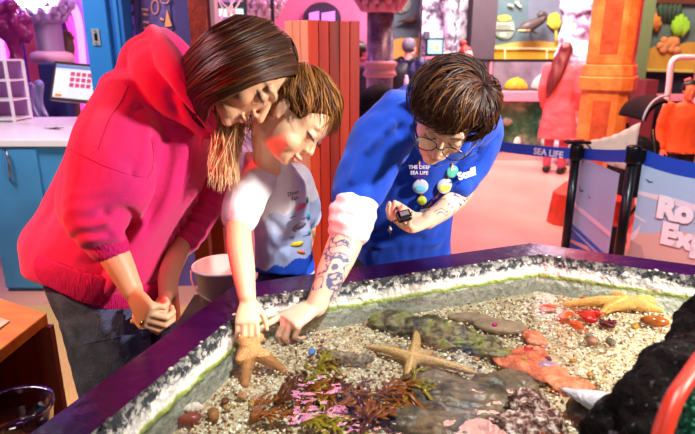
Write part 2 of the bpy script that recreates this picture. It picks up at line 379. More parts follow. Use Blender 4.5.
fl=lambda px,py,h=.006: PZ(px,py,ZF+h)
h0=PZ(243,345,ZW+.0)
starfish(P(250,350,1.25),[P(245,386,1.205),P(285,372,1.255),P(240,338,1.25),P(262,336,1.275),P(238,362,1.22)],.0185,.009,S(206,140,84),'brown-orange starfish held in the water by the small boy',)
starfish(fl(413,359,.012),[fl(367,347),fl(416,327),fl(475,373),fl(407,386),fl(433,352,.01)],.0145,.0055,S(214,168,112),'tan starfish spread beside the large flat slate rock')
starfish(fl(628,303,.012),[fl(566,304),fl(604,291),fl(672,299),fl(662,311),fl(600,315)],.020,.007,S(232,178,92),'yellow-tan starfish near the far right wall of the pool')
def rock(name, prims, m, label, cat='rock', amp=.006, sc=18, strata=0, voxel=.005, seed=1, color=None):
    mb=M()
    for p in prims: mb.ell(*p)
    def d(co):
        r=vnoise(co,sc,seed)*amp+vnoise(co,sc*3.2,seed)*amp*.45+vnoise(co,sc*9,seed)*amp*.16
        if strata: r+=np.abs(np.mod((co[:,2]+co[:,1]*.3+vnoise(co,6,seed)*.012)/strata,1)-.5)*amp*.9
        return r
    return tag(blob(mb,name,m,None,voxel,1,disp=d,color=color),label,cat)
Rz=lambda a: Matrix.Rotation(a,3,'Z')
slate=noisemix('slate_stone',[(.35,S(52,48,46)),(.46,S(108,92,78)),(.54,S(150,122,98)),(.62,S(84,72,66)),(.72,S(178,112,70))],9,.35,.8,40)
mossr=noisemix('green_streaked_stone',[(.32,S(26,22,18)),(.45,S(84,72,50)),(.53,S(150,134,100)),(.585,S(140,152,44)),(.62,S(60,50,34)),(.7,S(110,88,60))],18,.45,.9,50)
c=fl(462,402); rock('slate_rock',[(c,(.125,.072,.022),Rz(-.2)),(fl(435,385),(.07,.035,.020),Rz(-.4)),(fl(505,385),(.075,.045,.02),Rz(.1)),(fl(430,425),(.09,.04,.024),Rz(-.35)),(fl(520,420),(.06,.05,.022),Rz(.3))],slate,'large flat brown slate rock below the tan starfish',amp=.009,strata=.010,voxel=.004)
rock('layered_rock',[(fl(430,330),(.125,.040,.022),Rz(-.3)),(fl(395,322),(.07,.035,.022),Rz(-.1)),(fl(445,342),(.07,.02,.02),Rz(-.4)),(fl(468,342),(.08,.03,.022),Rz(-.35)),(fl(490,352),(.06,.024,.018),Rz(-.5))],mossr,'long green-streaked layered rock under the water behind the tan starfish',amp=.013,strata=.010,voxel=.004,seed=3)
rock('layered_rock',[(fl(500,326),(.07,.035,.014),Rz(-.2)),(fl(470,318),(.06,.02,.014),Rz(-.1))],mat('sandy_stone',S(176,146,118),.6,var=.4,vscale=30,bump=.5),'pale sandy flat rock behind the green-streaked rock',amp=.004,voxel=.004,seed=5)
seac=noisemix('mottled_stone',[(.38,S(58,50,44)),(.5,S(132,112,92)),(.6,S(188,170,146)),(.68,S(80,70,60))],60,.5,.9,120)
rock('oblong_stone',[(fl(342,358,.01),(.052,.016,.016),Rz(-.05)),(fl(365,359,.01),(.022,.015,.015),Rz(.1))],seac,'dark mottled oblong stone lying left of the tan starfish','stone',amp=.004,sc=40,voxel=.0028,seed=8)
pebble('blue_pebble',fl(312,352,.012),(.013,.008,.008),mat('blue_stone',S(90,140,220),.3),'small pale blue pebble touching the mottled oblong stone','pebble',seed=1)
pebble('orange_shell',fl(325,367,.01),(.016,.006,.006),mat('orange_shell_m',S(214,128,40),.4,bump=.3),'orange sliver of shell just below the mottled oblong stone','shell',rot=Rz(.3),seed=2)
mb=M(); c=fl(193,408,.01); mb.ell(c,(.021,.011,.009),Rz(.1),20,12); mb.ell(c+V((.006,0,.003)),(.012,.009,.009),None,16,10)
tag(blob(mb,'white_shell',mat('white_shell_m',S(240,226,214),.4,bump=.2,bscale=160),None,.002,2,disp=lambda co:np.sin(co[:,0]*700)*.0006),'small white shell near the left wall of the pool','shell')
pebble('stone',fl(190,418,.008),(.022,.012,.010),mat('redbrown_stone',S(150,74,54),.35,var=.3),'smooth red-brown stone just below the white shell','stone',rot=Rz(.2),seed=3)
pebble('stone',fl(213,414,.008),(.016,.012,.010),mat('tan_stone',S(176,116,62),.5,var=.4,vscale=60),'rough tan stone right of the red-brown stone','stone',seed=4)
pebble('stone',fl(593,341,.008),(.016,.012,.010),mat('salmon_stone',S(168,112,88),.45,var=.3),'pinkish oval stone on gravel, left of a pair','stone',seed=5)
pebble('stone',fl(611,342,.008),(.015,.011,.009),mat('grey_stone',S(126,108,92),.5,var=.3),'grey-brown oval stone on gravel, right of a pair','stone',seed=6)
pebble('stone',fl(655,321,.012),(.034,.016,.014),mat('amber_stone',S(190,96,30),.2,var=.6,vscale=30),'glossy amber stone next to the dark rock outcrop','stone',rot=Rz(-.3),seed=7)
pebble('stone',fl(635,326,.008),(.016,.009,.008),mat('yellow_stone',S(186,140,50),.4,var=.3),'small yellow-brown stone left of the amber stone','stone',seed=8)
anem=mat('red_anemone',S(196,18,22),.25,bump=.4,bscale=80)
def anemone(c,r,col_m,label,seed,tent=26):
    t=thing('sea_anemone',label,'sea anemone',c); mb=M(); mb.ell(V(c)+V((0,0,r*.25)),(r,r*.75,r*.45),Rz(seed)); mb.build('column',col_m,t,True)
    mb=M(); random.seed(seed)
    for k in range(tent):
        a=random.uniform(0,6.28); q=random.uniform(.3,.95)*r; p=V(c)+V((math.cos(a)*q,math.sin(a)*q*.8,r*.4)); mb.tube([p,p+V((math.cos(a)*r*.25,math.sin(a)*r*.2,r*.25)),p+V((math.cos(a)*r*.55,math.sin(a)*r*.45,r*.2))],[r*.09,r*.07,r*.03],6)
    mb.build('tentacles',col_m,t,True)
anemone(fl(588,319,0),.03,anem,'dark red sea anemone in the middle of the right gravel patch',11,34)
anemone(fl(607,326,0),.02,mat('maroon_anemone',S(92,10,28),.25,bump=.4),'maroon sea anemone touching the dark red anemone',12)
orng=mat('orange_sponge',S(236,92,40),.35,bump=.6,bscale=90)
for k,(px,py,r,lab) in enumerate([(548,308,.014,'orange sponge lump furthest left of the orange group'),(565,316,.017,'long orange sponge lump left of the dark red anemone'),(583,300,.010,'tiny red-orange sponge lump closest to the far wall'),(576,325,.013,'orange sponge lump just below the dark red anemone')]):
    pebble('sponge',fl(px,py,.006),(r*1.6,r*.8,r*.8),orng,lab,'sponge','orange sponge lumps on the right gravel',rot=Rz(k*.7),amp=.5,seed=20+k)
anemone(fl(528,353,0),.016,mat('pink_anemone',S(206,36,60),.3),'small crimson sea anemone above the barnacled rock',14,14)
pebble('stone',fl(524,362,.006),(.016,.010,.009),mat('lime_stone',S(176,176,66),.4,var=.4,vscale=80),'small lime-green stone below the crimson anemone','stone',seed=30)
pebble('stone',fl(547,366,.006),(.026,.014,.010),mat('lilac_stone',S(198,150,190),.35,var=.25,vscale=50),'lilac oval stone above the white limpet shell','stone',rot=Rz(-.2),seed=31)
pebble('stone',fl(495,325,.016),(.009,.007,.007),mat('magenta_stone',S(200,40,120),.4),'tiny magenta pebble on the pale sandy rock','stone',seed=32)
refl_m=noisemix('orange_reflection',[(.35,S(150,66,48)),(.48,S(232,118,84)),(.58,S(240,160,120)),(.7,S(196,60,54))],22,.45,.9,70)
rock('reflection_patch',[(fl(545,372),(.055,.045,.008),Rz(-.5)),(fl(530,355),(.05,.045,.007),Rz(.8)),(fl(512,362),(.05,.035,.008),Rz(-.6)),(fl(570,384),(.05,.03,.008),Rz(-.2)),(fl(535,338),(.03,.04,.006),Rz(.3))],refl_m,'low salmon-orange patch painted as the pillar reflection, above the barnacled rock',amp=.010,voxel=.004,seed=9)  # reflection of the orange pillar in the water, painted as a low solid patch
# pebbles scattered
pm=[mat('pebble_%s'%q,S(*cc),.4,var=.3,vscale=50) for q,cc in (('white',(238,230,214)),('tan',(190,144,92)),('brown',(112,70,44)),('grey',(130,128,124)),('plum',(110,52,78)),('ochre',(204,150,60)))]
random.seed(5); k=0
while k<46:
    px=random.uniform(180,600); py=random.uniform(335,425)
    p=fl(px,py,.0)
    if not inpoly(p.x,p.y,I4) or (395<px<545 and py>365): continue
    r=random.uniform(.004,.009); pebble('pebble',(p.x,p.y,ZF+.004),(r*1.3,r,r*.7),random.choice(pm),'small smooth pebble lying loose on the shell gravel','pebble','loose pebbles on the shell gravel',seed=40+k); k+=1
# seaweed fronds
sw=[mat('seaweed_brown',S(158,84,22),.3,var=.5,vscale=60),mat('seaweed_olive',S(160,138,40),.3,var=.4,vscale=60),mat('seaweed_dark',S(104,48,24),.3,var=.4,vscale=60)]
def frond(px,py,L_,a,m,label,seed,nb=5,name='seaweed'):
    random.seed(seed); mb=M(); root=fl(px,py,.004)
    for b in range(nb):
        aa=a+random.uniform(-.7,.7); ln=L_*random.uniform(.6,1.1); p=V(root); pts=[p.copy()]; 
        for s_ in range(7):
            aa+=random.uniform(-.45,.45); p=p+V((math.cos(aa),math.sin(aa),0))*ln/7; p.z=ZF+.006+.022*math.sin(math.pi*(s_+1)/8)+random.uniform(-.003,.003); pts.append(p.copy())
            if random.random()<.5:
                q=aa+random.choice((-1,1))*random.uniform(.5,1.1); e=p+V((math.cos(q),math.sin(q),random.uniform(0,.4)))*ln*.22; mb.tube([p,p.lerp(e,.5),e],[.0016,.0042,.001],6,flat=.35)
        pp,rr=smooth_path(pts,[.002]+[.0048]*6+[.0012],3); mb.tube(pp,rr,6,flat=.35)
    return tag(mb.build(name,m,smooth=True),label,'seaweed')
sws=[(300,395,.10,-.5,0,'brown seaweed frond just below the mottled oblong stone'),(340,385,.09,-2.6,1,'olive seaweed frond between oblong stone and bottom edge'),(275,405,.09,.3,2,'dark seaweed frond nearest the starfish held by the boy'),(330,415,.11,.4,0,'brown seaweed frond in front of the olive one'),(375,398,.11,.1,0,'brown seaweed frond reaching onto the slate rock'),(380,418,.10,-3.0,2,'dark seaweed frond left of the slate rock'),(300,425,.11,.2,1,'olive seaweed frond at the bottom edge of the view'),(355,428,.10,.5,0,'brown seaweed frond at the bottom, left of slate rock'),(250,425,.07,.6,0,'brown seaweed frond nearest the left pool wall'),(405,392,.09,-.4,1,'olive seaweed lying over the slate rock'),(352,404,.08,2.2,2,'dark seaweed tangle in the middle of the fronds'),(318,372,.06,.9,1,'small olive sprig just under the mottled oblong stone'),(420,415,.08,3.0,0,'brown seaweed draped over the slate rock edge')]
for k,(px,py,l,a,mi,lb) in enumerate(sws): frond(px,py,l*1.1,a,sw[mi],lb,60+k,8)
# barnacled rock, limpet
barn=noisemix('barnacled_stone',[(.36,S(24,14,12)),(.47,S(96,48,30)),(.54,S(176,150,136)),(.62,S(235,222,214)),(.7,S(60,34,26))],60,.4,1,120)
c=PZ(530,415,.885); rock('barnacled_rock',[(c,(.042,.05,.045),Rz(.4)),(PZ(545,428,.885),(.035,.05,.04),Rz(.2)),(PZ(508,432,.885),(.035,.04,.035),Rz(0)),(PZ(520,436,.88),(.05,.05,.04),Rz(0))],barn,'knobbly dark rock crusted with white barnacles at the bottom edge',amp=.01,sc=40,voxel=.004,seed=12)
tipl=PZ(560,388,.925); b0=PZ(608,394,.92); b1=PZ(596,414,.92); cen=(b0+b1)/2
mb=M(); dd=(tipl-cen); xx=(b1-b0).normalized(); yy=dd.normalized().cross(xx); pts=[]
mb.tube([cen-dd*.12,cen,cen+dd*.4,cen+dd*.8,tipl],[.022,.026,.017,.007,.001],24,flat=.85)
tag(blob(mb,'limpet_shell',mat('limpet_white',S(232,228,236),.35,var=.25,vscale=30,bump=.4,bscale=90),None,.0022,1,disp=lambda co:np.sin(np.arctan2(co[:,2]-cen.z,co[:,1]-cen.y)*14)*.0006),'pointed white conical shell resting against the dark outcrop','shell')
rock('brown_rock',[(PZ(592,412,.88),(.05,.05,.035),Rz(.2)),(PZ(630,425,.88),(.06,.05,.04),Rz(.2))],mat('umber_rock',S(70,34,20),.5,var=.5,vscale=30,bump=.6),'dark brown rock under the pointed white shell',amp=.006,voxel=.005,seed=13)
# dark outcrop in the foreground
outc=noisemix('dark_outcrop',[(.40,(.0006,.0004,.0004,1)),(.52,(.0018,.001,.0008,1)),(.62,(.006,.0035,.002,1)),(.645,S(120,114,130)),(.66,(.002,.001,.001,1)),(.75,(.007,.003,.0015,1))],70,.75,1,60); outc.node_tree.nodes['Principled BSDF'].inputs['Specular IOR Level'].default_value=.12
mb=M(); top=P(745,325,.92); mid=P(715,400,.80); low=P(688,450,.74)
mb.limb([top,mid,low,V((low.x,low.y,.86))],[.085,.095,.12,.17],n=24); mb.limb([top,V((top.x+.02,top.y,.86))],[.085,.16],n=20); mb.limb([P(720,360,.86),V((.62,.82,.86))],[.07,.13])
tag(blob(mb,'rock_outcrop',outc,None,.008,1,disp=lambda co:vnoise(co,16,3)*.016+vnoise(co,45,5)*.009+vnoise(co,110,7)*.004),'large dark speckled rock outcrop rising at the lower right','rock')
random.seed(9); mb=M()
for k in range(420):
    a=P(random.uniform(680,745),random.uniform(388,470),random.uniform(.60,.64)); d=V((random.uniform(-1,1),random.uniform(-1,1),random.uniform(-.4,1))).normalized()*.009; e=V((random.uniform(-1,1),random.uniform(-1,1),random.uniform(-1,1))).normalized()*.006
    mb.tube([a,a+d,a+d+e],[.0022,.0026,.0012],5)
mb.limb([P(735,445,.68),V((P(735,445,.68).x+.03,P(735,445,.68).y+.03,.87))],[.045,.07],14)
tag(mb.build('green_moss',mat('teal_moss',S(70,190,150),.6,var=.5,vscale=60),smooth=True),'tuft of teal-green artificial moss on the outcrop at lower right','moss',kind='stuff')
mb=M(); pp,rr=smooth_path([P(722,330,.62),P(690,375,.58),P(668,415,.55),P(640,520,.52),P(625,600,.56)],[.008,.0085,.009,.009,.009],5); mb.tube(pp,rr,14)
tag(mb.build('red_tube',mat('red_plastic',S(226,54,28),.35),smooth=True),'out-of-focus red tube crossing the lower right corner','tube')

# ------------------------------------------------------------------ counter, till
blue=mat('counter_blue',S(70,150,205),.45,var=.12,vscale=4); white=mat('white_laminate',S(238,236,236),.3); 
ct=thing('service_counter','light blue counter with white worktop at left','counter',(-1.9,4.1,0))
a=V((-2.30,3.5,0)); mb=M().bb((-2.30,3.5,0),(-1.49,4.7,.985)); mb.build('carcass',blue,ct,bevel=.004)
M().bb((-2.75,3.46,.985),(-1.46,4.74,1.03)).build('worktop',white,ct,bevel=.006)
d=M().bb((-2.295,3.475,.03),(-1.95,3.5,.97)).build('door',blue,ct,bevel=.004)
h=PY(5,150,3.47); M().tube([h,h+V((.03,-.035,-.01)),h+V((.03,-.035,-.16)),h+V((0,0,-.19))],.008,8).build('handle',mat('brushed_steel',S(150,150,160),.3,1),d,True)
# till
blk=mat('black_plastic',S(22,20,26),.35); brz=mat('till_bezel',S(70,50,44),.3)
kt=thing('point_of_sale_till','touchscreen till tilted on a white stand on the counter','till',(-2.0,4.0,1.03))
cen=P(76,83,4.2); xd=V((1,.0,.10)).normalized(); yd=V((.30,.35,1)).normalized(); xd=(xd-yd*xd.dot(yd)*.55).normalized(); yd=(yd-xd*yd.dot(xd)).normalized(); zd=xd.cross(yd)
Rm=Matrix((xd,yd,zd)).transposed(); cen=cen+V((0.0,0,0))
mb=M(); mb.box(cen,(.36,.30,.035),ax=Rm); mb.build('bezel',brz,kt,bevel=.008)
scr=M().box(cen+zd*.019,(.31,.25,.003),ax=Rm).build('screen',mat('till_screen',S(206,214,226),.2,emis=.5),kt)
M().box(cen+zd*.0215+yd*.11,(.31,.025,.002),ax=Rm).build('title_bar',mat('screen_blue',S(110,130,190),.3,emis=.3),scr)
M().box(cen+zd*.0215-xd*.10-yd*.01,(.09,.16,.002),ax=Rm).build('list_pane',mat('screen_pale',S(230,240,225),.3,emis=.6),scr)
pk=mat('key_pink',S(200,70,110),.3,emis=.3)
for i in range(3):
    for j in range(4): M().box(cen+zd*.022+xd*(-.02+.043*j)+yd*(.06-.042*i),(.032,.03,.002),ax=Rm).build('screen_key',pk,scr)
M().box(cen+zd*.022-xd*.11-yd*.11,(.05,.02,.002),ax=Rm).build('screen_button',mat('key_orange',S(230,140,60),.3,emis=.3),scr)
mb=M(); b=V((cen.x+.03,cen.y+.1,1.03)); mb.lathe([(.10,0),(.10,.012),(.03,.03),(.022,.10),(.03,.2)],b); mb.build('stand',white,kt,True)
# keys on counter
kk=PZ(53,129,1.033); ky=thing('bunch_of_keys','small bunch of dark keys lying on the white worktop','keys',kk); steel=mat('brushed_steel',S(150,150,160),.3,1)
mb=M(); pts=[kk+V((.018*math.cos(q),.018*math.sin(q),.004)) for q in np.linspace(0,6.28,15)]; mb.tube(pts,.0018,6); mb.build('key_ring',steel,ky)
for a_ in (-.4,.5,1.6,3.0):
    R=Rz(a_); c0=kk+R@V((.045,0,.006)); mb=M(); mb.box(c0,(.05,.008,.003),ax=R); mb.lathe([(.013,-.002),(.013,.002)],c0-R@V((.024,0,0)),12); mb.build('key',mat('dark_steel',S(50,50,64),.35,1),ky)
# blue door frame
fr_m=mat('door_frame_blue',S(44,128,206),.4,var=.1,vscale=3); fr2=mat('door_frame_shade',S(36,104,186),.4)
x0=PY(90.5,60,3.4).x; x1=PY(113,60,3.4).x; x2=PY(127,60,3.4).x
db=thing('door_1','blue painted door frame post with steel strike plate','door frame',(x1,3.45,0)); db['kind']='structure'
M().bb((x0,3.38,0),(x1,3.52,4.4)).build('jamb',fr_m,db,bevel=.004); M().bb((x1,3.41,0),(x2,3.56,4.4)).build('stop',fr2,db,bevel=.004); M().bb((x1+.035,3.40,0),(x1+.055,3.42,4.4)).build('bead',fr_m,db)
q=PY(96,37,3.375); sp=M().bb((q.x-.022,3.372,q.z-.045),(q.x+.022,3.379,q.z+.045)).build('strike_plate',mat('plate_steel',S(205,210,215),.35,.6),db)
M().bb((q.x-.008,3.370,q.z-.02),(q.x+.010,3.373,q.z+.02)).build('latch_hole',blk,sp)
for s_ in (-1,1): M().lathe([(.004,0),(.004,.004)],(q.x,3.369,q.z+s_*.034),10,Matrix.Rotation(math.pi/2,3,'X')).build('screw',steel,sp)
# purple wall with hand-painted board
pw=mat('purple_wall',S(86,70,140),.8,var=.15,vscale=6,bump=.1,bscale=200); x3=PY(192,40,3.6).x
M().bb((x2,3.58,0),(x3,3.72,4.4)).build('wall_partition',pw)['kind']='structure'
sg=thing('painted_board','purple board with salmon hand-painted sketches on the purple wall','sign',PY(157,30,3.57))
pnl=[PY(px,py,3.579) for px,py in ((141,-12),(168,-14),(173,30),(160,34),(141,30))]; M().prism(pnl,(0,-.01,0)).build('panel',mat('board_violet',S(110,84,160),.6,var=.5,vscale=25),sg)
slm=mat('salmon_paint',S(226,150,150),.6); Y=3.562
for (px,py,rx,ry) in ((155,7,3.6,7),(165,-1,4.5,4.5)):
    mb=M(); pts=[PY(px+rx*math.cos(q),py+ry*math.sin(q),Y) for q in np.linspace(0,6.283,20)]; mb.tube(pts,.004,5); mb.build('painted_ring',slm,sg)
for (px,py,w_) in ((142,9,6),(143,14,5),(143,22,6),(144,28,5),(160,19,4)):
    p=PY(px,py,Y); q=PY(px+w_,py+1,Y); M().tube([p,q],.008,6).build('painted_stroke',slm,sg)
M().prism([PY(px,py,Y) for px,py in ((167,9),(172,26),(165,27))],(0,-.006,0)).build('painted_rocket',mat('peach_paint',S(236,160,110),.6),sg)
hb=thing('hanging_ornament','dark chain of bat-like ornaments on the purple wall','ornament',PY(130,20,3.56)); ob=mat('olive_black',S(58,42,30),.6)
M().tube([PY(131,-8,3.565),PY(131,32,3.565)],.003,6).build('cord',ob,hb)
for py in (2,13,28):
    M().prism([PY(px,py+dy,3.56) for px,dy in ((127.5,-3),(131,0),(134.5,-3),(134,3),(131,1.5),(128,4))],(0,-.012,0)).build('pendant',ob,hb)
# timber post
wd_red=noisemix('red_brown_timber',[(.35,S(70,12,8)),(.5,S(140,34,16)),(.65,S(196,64,24))],6,.45,.3,60); x4=PY(191,20,3.5).x; x5=PY(209,20,3.5).x
tag(M().bb((x4,3.45,0),(x5,3.62,4.4)).build('timber_post',wd_red,bevel=.006),'tall dark reddish carved timber post beside the purple wall','post')
tag(M().bb((x5+.01,3.5,0),(x5+.035,3.6,4.4)).build('white_trim_post',mat('pink_white',S(228,200,220),.5)),'thin pale trim post right of the reddish timber post','post')
# wooden box pillar behind the boy
def wood(name,a,b,scale=(1,1,.08),sc=14,rough=.45):
    if name in MATS: return MATS[name]
    m=mat(name,a,rough,col2=b,vscale=sc,stretch=scale,bump=.1,bscale=40); return m
bx=thing('wooden_pillar','orange-red wooden box pillar standing behind the boy','pillar',(.0,2.5,0))
top=P(308,20,2.6); H=top.z; c0=V((top.x,top.y)); r_=V((.245,.05)); l_=V((-.12,.10))
wp=wood('box_plank_orange',S(206,72,30),S(238,118,58)); wl=wood('box_plank_lit',S(236,160,120),S(246,190,150))  # side planks paler: the pinkish light on that face is put into their colour
pal_=[wood('plank_%s'%q,S(*a_),S(*b_)) for q,a_,b_ in (('ochre',(214,64,30),(232,96,48)),('rust',(176,36,20),(206,62,32)),('brown',(104,28,16),(176,50,26)),('amber',(184,44,24),(214,76,40)),('red',(160,28,18),(196,52,28)))]
nv=5
for k in range(nv):
    u0,u1=k/nv,(k+1)/nv-.012; a0=c0+r_*u0; a1=c0+r_*u1; M().prism([(a0.x,a0.y,0),(a1.x,a1.y,0),(a1.x-.005,a1.y+.02,0),(a0.x-.005,a0.y+.02,0)],(0,0,H-random.uniform(0,.004))).build('front_plank',pal_[k],bx,bevel=.002)
for k in range(3):
    u0,u1=k/3+.03,(k+1)/3; a0=c0+l_*u0; a1=c0+l_*u1; M().prism([(a0.x,a0.y,0),(a1.x,a1.y,0),(a1.x+.02,a1.y+.005,0),(a0.x+.02,a0.y+.005,0)],(0,0,H)).build('side_plank',wl,bx,bevel=.002)
b1_=c0+r_; b2_=c0+r_+l_; b3_=c0+l_
M().prism([(c0.x+.01,c0.y+.02,0),(b1_.x-.01,b1_.y+.01,0),(b2_.x-.02,b2_.y-.01,0),(b3_.x+.02,b3_.y,0)],(0,0,H-.01)).build('core',wp,bx)
# wooden stool / trestle between woman and boy, bucket
tb=thing('wooden_trestle_table','low orange-brown wooden trestle table behind the boy','table',PZ(222,300,0)); wo=wood('trestle_wood',S(150,66,28),S(190,96,44))
tz=P(222,196,2.3); ctr=V((tz.x-.03,tz.y+.1))
M().bb((ctr.x-.35,ctr.y-.14,tz.z-.03),(ctr.x+.32,ctr.y+.2,tz.z)).build('table_top',wood('trestle_red',S(200,60,40),S(220,90,60)),tb,bevel=.004)
M().bb((ctr.x-.33,ctr.y-.12,tz.z-.13),(ctr.x+.3,ctr.y-.10,tz.z-.03)).build('apron',wo,tb)
for sx in (-.31,-.06,.27):
    for sy in (-.12,.16): M().bb((ctr.x+sx-.03,ctr.y+sy-.02,0),(ctr.x+sx+.03,ctr.y+sy+.03,tz.z-.03)).build('leg',wo,tb)
bk=P(224,280,1.95); zt=P(224,264,1.95).z; rz=zt-.17
wp_=mat('bucket_plastic',S(240,224,220),.35); bu=thing('bucket','white plastic bucket with wire handle beside the pool, behind the boy','bucket',(bk.x,bk.y,rz))
M().lathe([(.0,0),(.078,0),(.098,.168),(.106,.168),(.106,.175),(.095,.175),(.074,.01),(.0,.01)],(bk.x,bk.y,rz)).build('pail',wp_,bu,True)
mb=M(); mb.tube([V((bk.x+.106*math.cos(q),bk.y-.106*abs(math.sin(q))*.6-.02,rz+.16-.09*math.sin(q))) for q in np.linspace(0,math.pi,14)],.003,6); mb.build('handle',wp_,bu)
tag(M().bb((bk.x-.15,bk.y-.13,0),(bk.x+.15,bk.y+.14,rz)).build('wooden_crate',mat('crate_dark',S(60,26,14),.7,var=.4),bevel=.005),'dark wooden crate carrying the white bucket','crate')
# clutter behind the woman's blond ends
lav=mat('lavender_fabric',S(176,160,214),.7,var=.4,vscale=20)
bag=P(246,172,2.35); mb=M(); mb.ell((bag.x,bag.y,tz.z+.10),(.10,.08,.11)); mb.ell((bag.x+.04,bag.y,tz.z+.19),(.05,.05,.06))
tag(blob(mb,'fabric_bundle',lav,None,.008,2,disp=lambda co:vnoise(co,22,1)*.02),'crumpled lavender bundle on the trestle table','bag')
ab=P(254,130,2.4); mb=M()
for k in range(5): mb.tube([V((ab.x-.09+.045*k,ab.y+.1,tz.z+.02)),V((ab.x-.07+.04*k,ab.y+.1,ab.z+.04))],.008,6)
mb.bb((ab.x-.1,ab.y+.08,ab.z-.0),(ab.x+.1,ab.y+.12,ab.z+.02)); mb.bb((ab.x-.1,ab.y+.08,tz.z),(ab.x+.1,ab.y+.12,tz.z+.02)); mb.bb((ab.x-.1,ab.y+.1,(ab.z+tz.z)/2),(ab.x+.1,ab.y+.12,(ab.z+tz.z)/2+.02))
tag(mb.build('wire_rack',blk),'black wire rack on the trestle table behind the blond hair','rack')
# wooden side table bottom-left, glass bowl, leaflet
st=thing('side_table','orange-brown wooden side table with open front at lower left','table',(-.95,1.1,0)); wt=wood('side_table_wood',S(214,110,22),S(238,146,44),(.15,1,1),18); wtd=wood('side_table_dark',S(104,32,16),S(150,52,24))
tzz=.80; e0=PZ(46,320,tzz); e1=PZ(16,302,tzz)
sx0=-1.5; pf=[PZ(46,318,tzz),PZ(4,303,tzz),PZ(-60,300,tzz),PZ(-80,370,tzz),PZ(0,360,tzz)]
fl_=PZ(0,350,tzz); fr_c=PZ(47,313,tzz); bk_c=PZ(0,298,tzz)
back=bk_c-fr_c; side=fl_-fr_c
cor=[fr_c,fr_c+back*2.0,fr_c+back*2.0+side*2.2,fr_c+side*2.2]
M().prism(cor,(0,0,-.035)).build('table_top',wt,st,bevel=.004)
def wall2(a,b,z0,z1,th,m,nm,par):
    d=(b-a).normalized(); nn=V((-d.y,d.x,0))*th; M().prism([V((a.x,a.y,z0)),V((b.x,b.y,z0)),V((b.x,b.y,z0))+nn,V((a.x,a.y,z0))+nn],(0,0,z1-z0)).build(nm,m,par)
ins=fr_c+back*.06+side*.04
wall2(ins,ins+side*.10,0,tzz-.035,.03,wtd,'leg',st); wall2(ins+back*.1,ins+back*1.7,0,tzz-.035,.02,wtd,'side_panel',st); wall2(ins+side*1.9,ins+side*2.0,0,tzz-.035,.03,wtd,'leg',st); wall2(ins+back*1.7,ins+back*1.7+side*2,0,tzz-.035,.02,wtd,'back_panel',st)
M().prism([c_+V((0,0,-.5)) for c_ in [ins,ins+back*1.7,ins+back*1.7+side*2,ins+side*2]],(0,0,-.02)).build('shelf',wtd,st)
lf=fr_c+back*.35+side*.45+V((0,0,.002)); tag(M().prism([lf,lf+back*.9,lf+back*.9+side*.55,lf+side*.55],(0,0,.003)).build('leaflet',mat('leaflet_print',S(222,210,190),.5,var=.5,vscale=18)),'pale printed leaflet lying on the wooden side table','leaflet')
gm=bpy.data.materials.new('clear_glass'); gm.use_nodes=True; N=gm.node_tree.nodes; L=gm.node_tree.links; N.clear(); ou=N.new('ShaderNodeOutputMaterial'); tr=N.new('ShaderNodeBsdfTransparent'); tr.inputs[0].default_value=(.95,.9,.88,1); gl=N.new('ShaderNodeBsdfGlossy'); gl.inputs['Roughness'].default_value=.03; mx=N.new('ShaderNodeMixShader'); fr=N.new('ShaderNodeLayerWeight'); fr.inputs[0].default_value=.35; L.new(fr.outputs['Facing'],mx.inputs[0]); L.new(tr.outputs[0],mx.inputs[1]); L.new(gl.outputs[0],mx.inputs[2]); L.new(mx.outputs[0],ou.inputs[0])
MATS['glass']=gm
gp=PZ(14,412,.78); gb=thing('glass_bowl','clear glass bowl holding dark liquid, standing on a post left of the pool','bowl',(gp.x,gp.y,.70))
R0=.075; M().lathe([(R0*.6,0),(R0*.95,.03),(R0*1.05,.09),(R0*1.12,.1),(R0*1.12,.105),(R0*1.0,.1),(R0*.9,.035),(R0*.55,.008)],(gp.x,gp.y,.69)).build('glass',gm,gb,True)
M().lathe([(R0*.5,.009),(R0*.88,.035),(R0*.95,.06),(.0,.06)],(gp.x,gp.y,.69)).build('liquid',mat('dark_liquid',S(30,8,8),.08),gb,True)
M().lathe([(.09,0),(.09,.02),(.05,.04),(.05,.62),(.09,.66),(.10,.69)],(gp.x,gp.y,0),24).build('wooden_stand',wtd)
tag(bpy.data.objects['wooden_stand'],'round dark wooden stand under the glass bowl','stand')
# ------------------------------------------------------------------ background hall
def plate(name,pts,Y,th,m,parent=None,smooth=False):
    return M().prism([PY(px,py,Y) for px,py in pts],(0,th,0)).build(name,m,parent)
def disc(name,px,py,rx,ry,Y,th,m,parent):
    return plate(name,[(px+rx*math.cos(q),py+ry*math.sin(q)) for q in np.linspace(0,6.283,25)[:-1]],Y,th,m,parent)
def bxp(name,px0,px1,py_top,Y,depth,m,parent=None,z0=0,py_bot=None,py_ref=60,bevel=0):
    """upright box whose front stands at distance Y"""
    xa=PY(px0,py_ref,Y).x; xb=PY(px1,py_ref,Y).x; zt=PY((px0+px1)/2,py_top,Y).z; zb=z0 if py_bot is None else PY((px0+px1)/2,py_bot,Y).z
    return M().bb((xa,Y,zb),(xb,Y+depth,zt)).build(name,m,parent,bevel=bevel)
PYp=lambda px,py,Y: PY(px,py,Y)
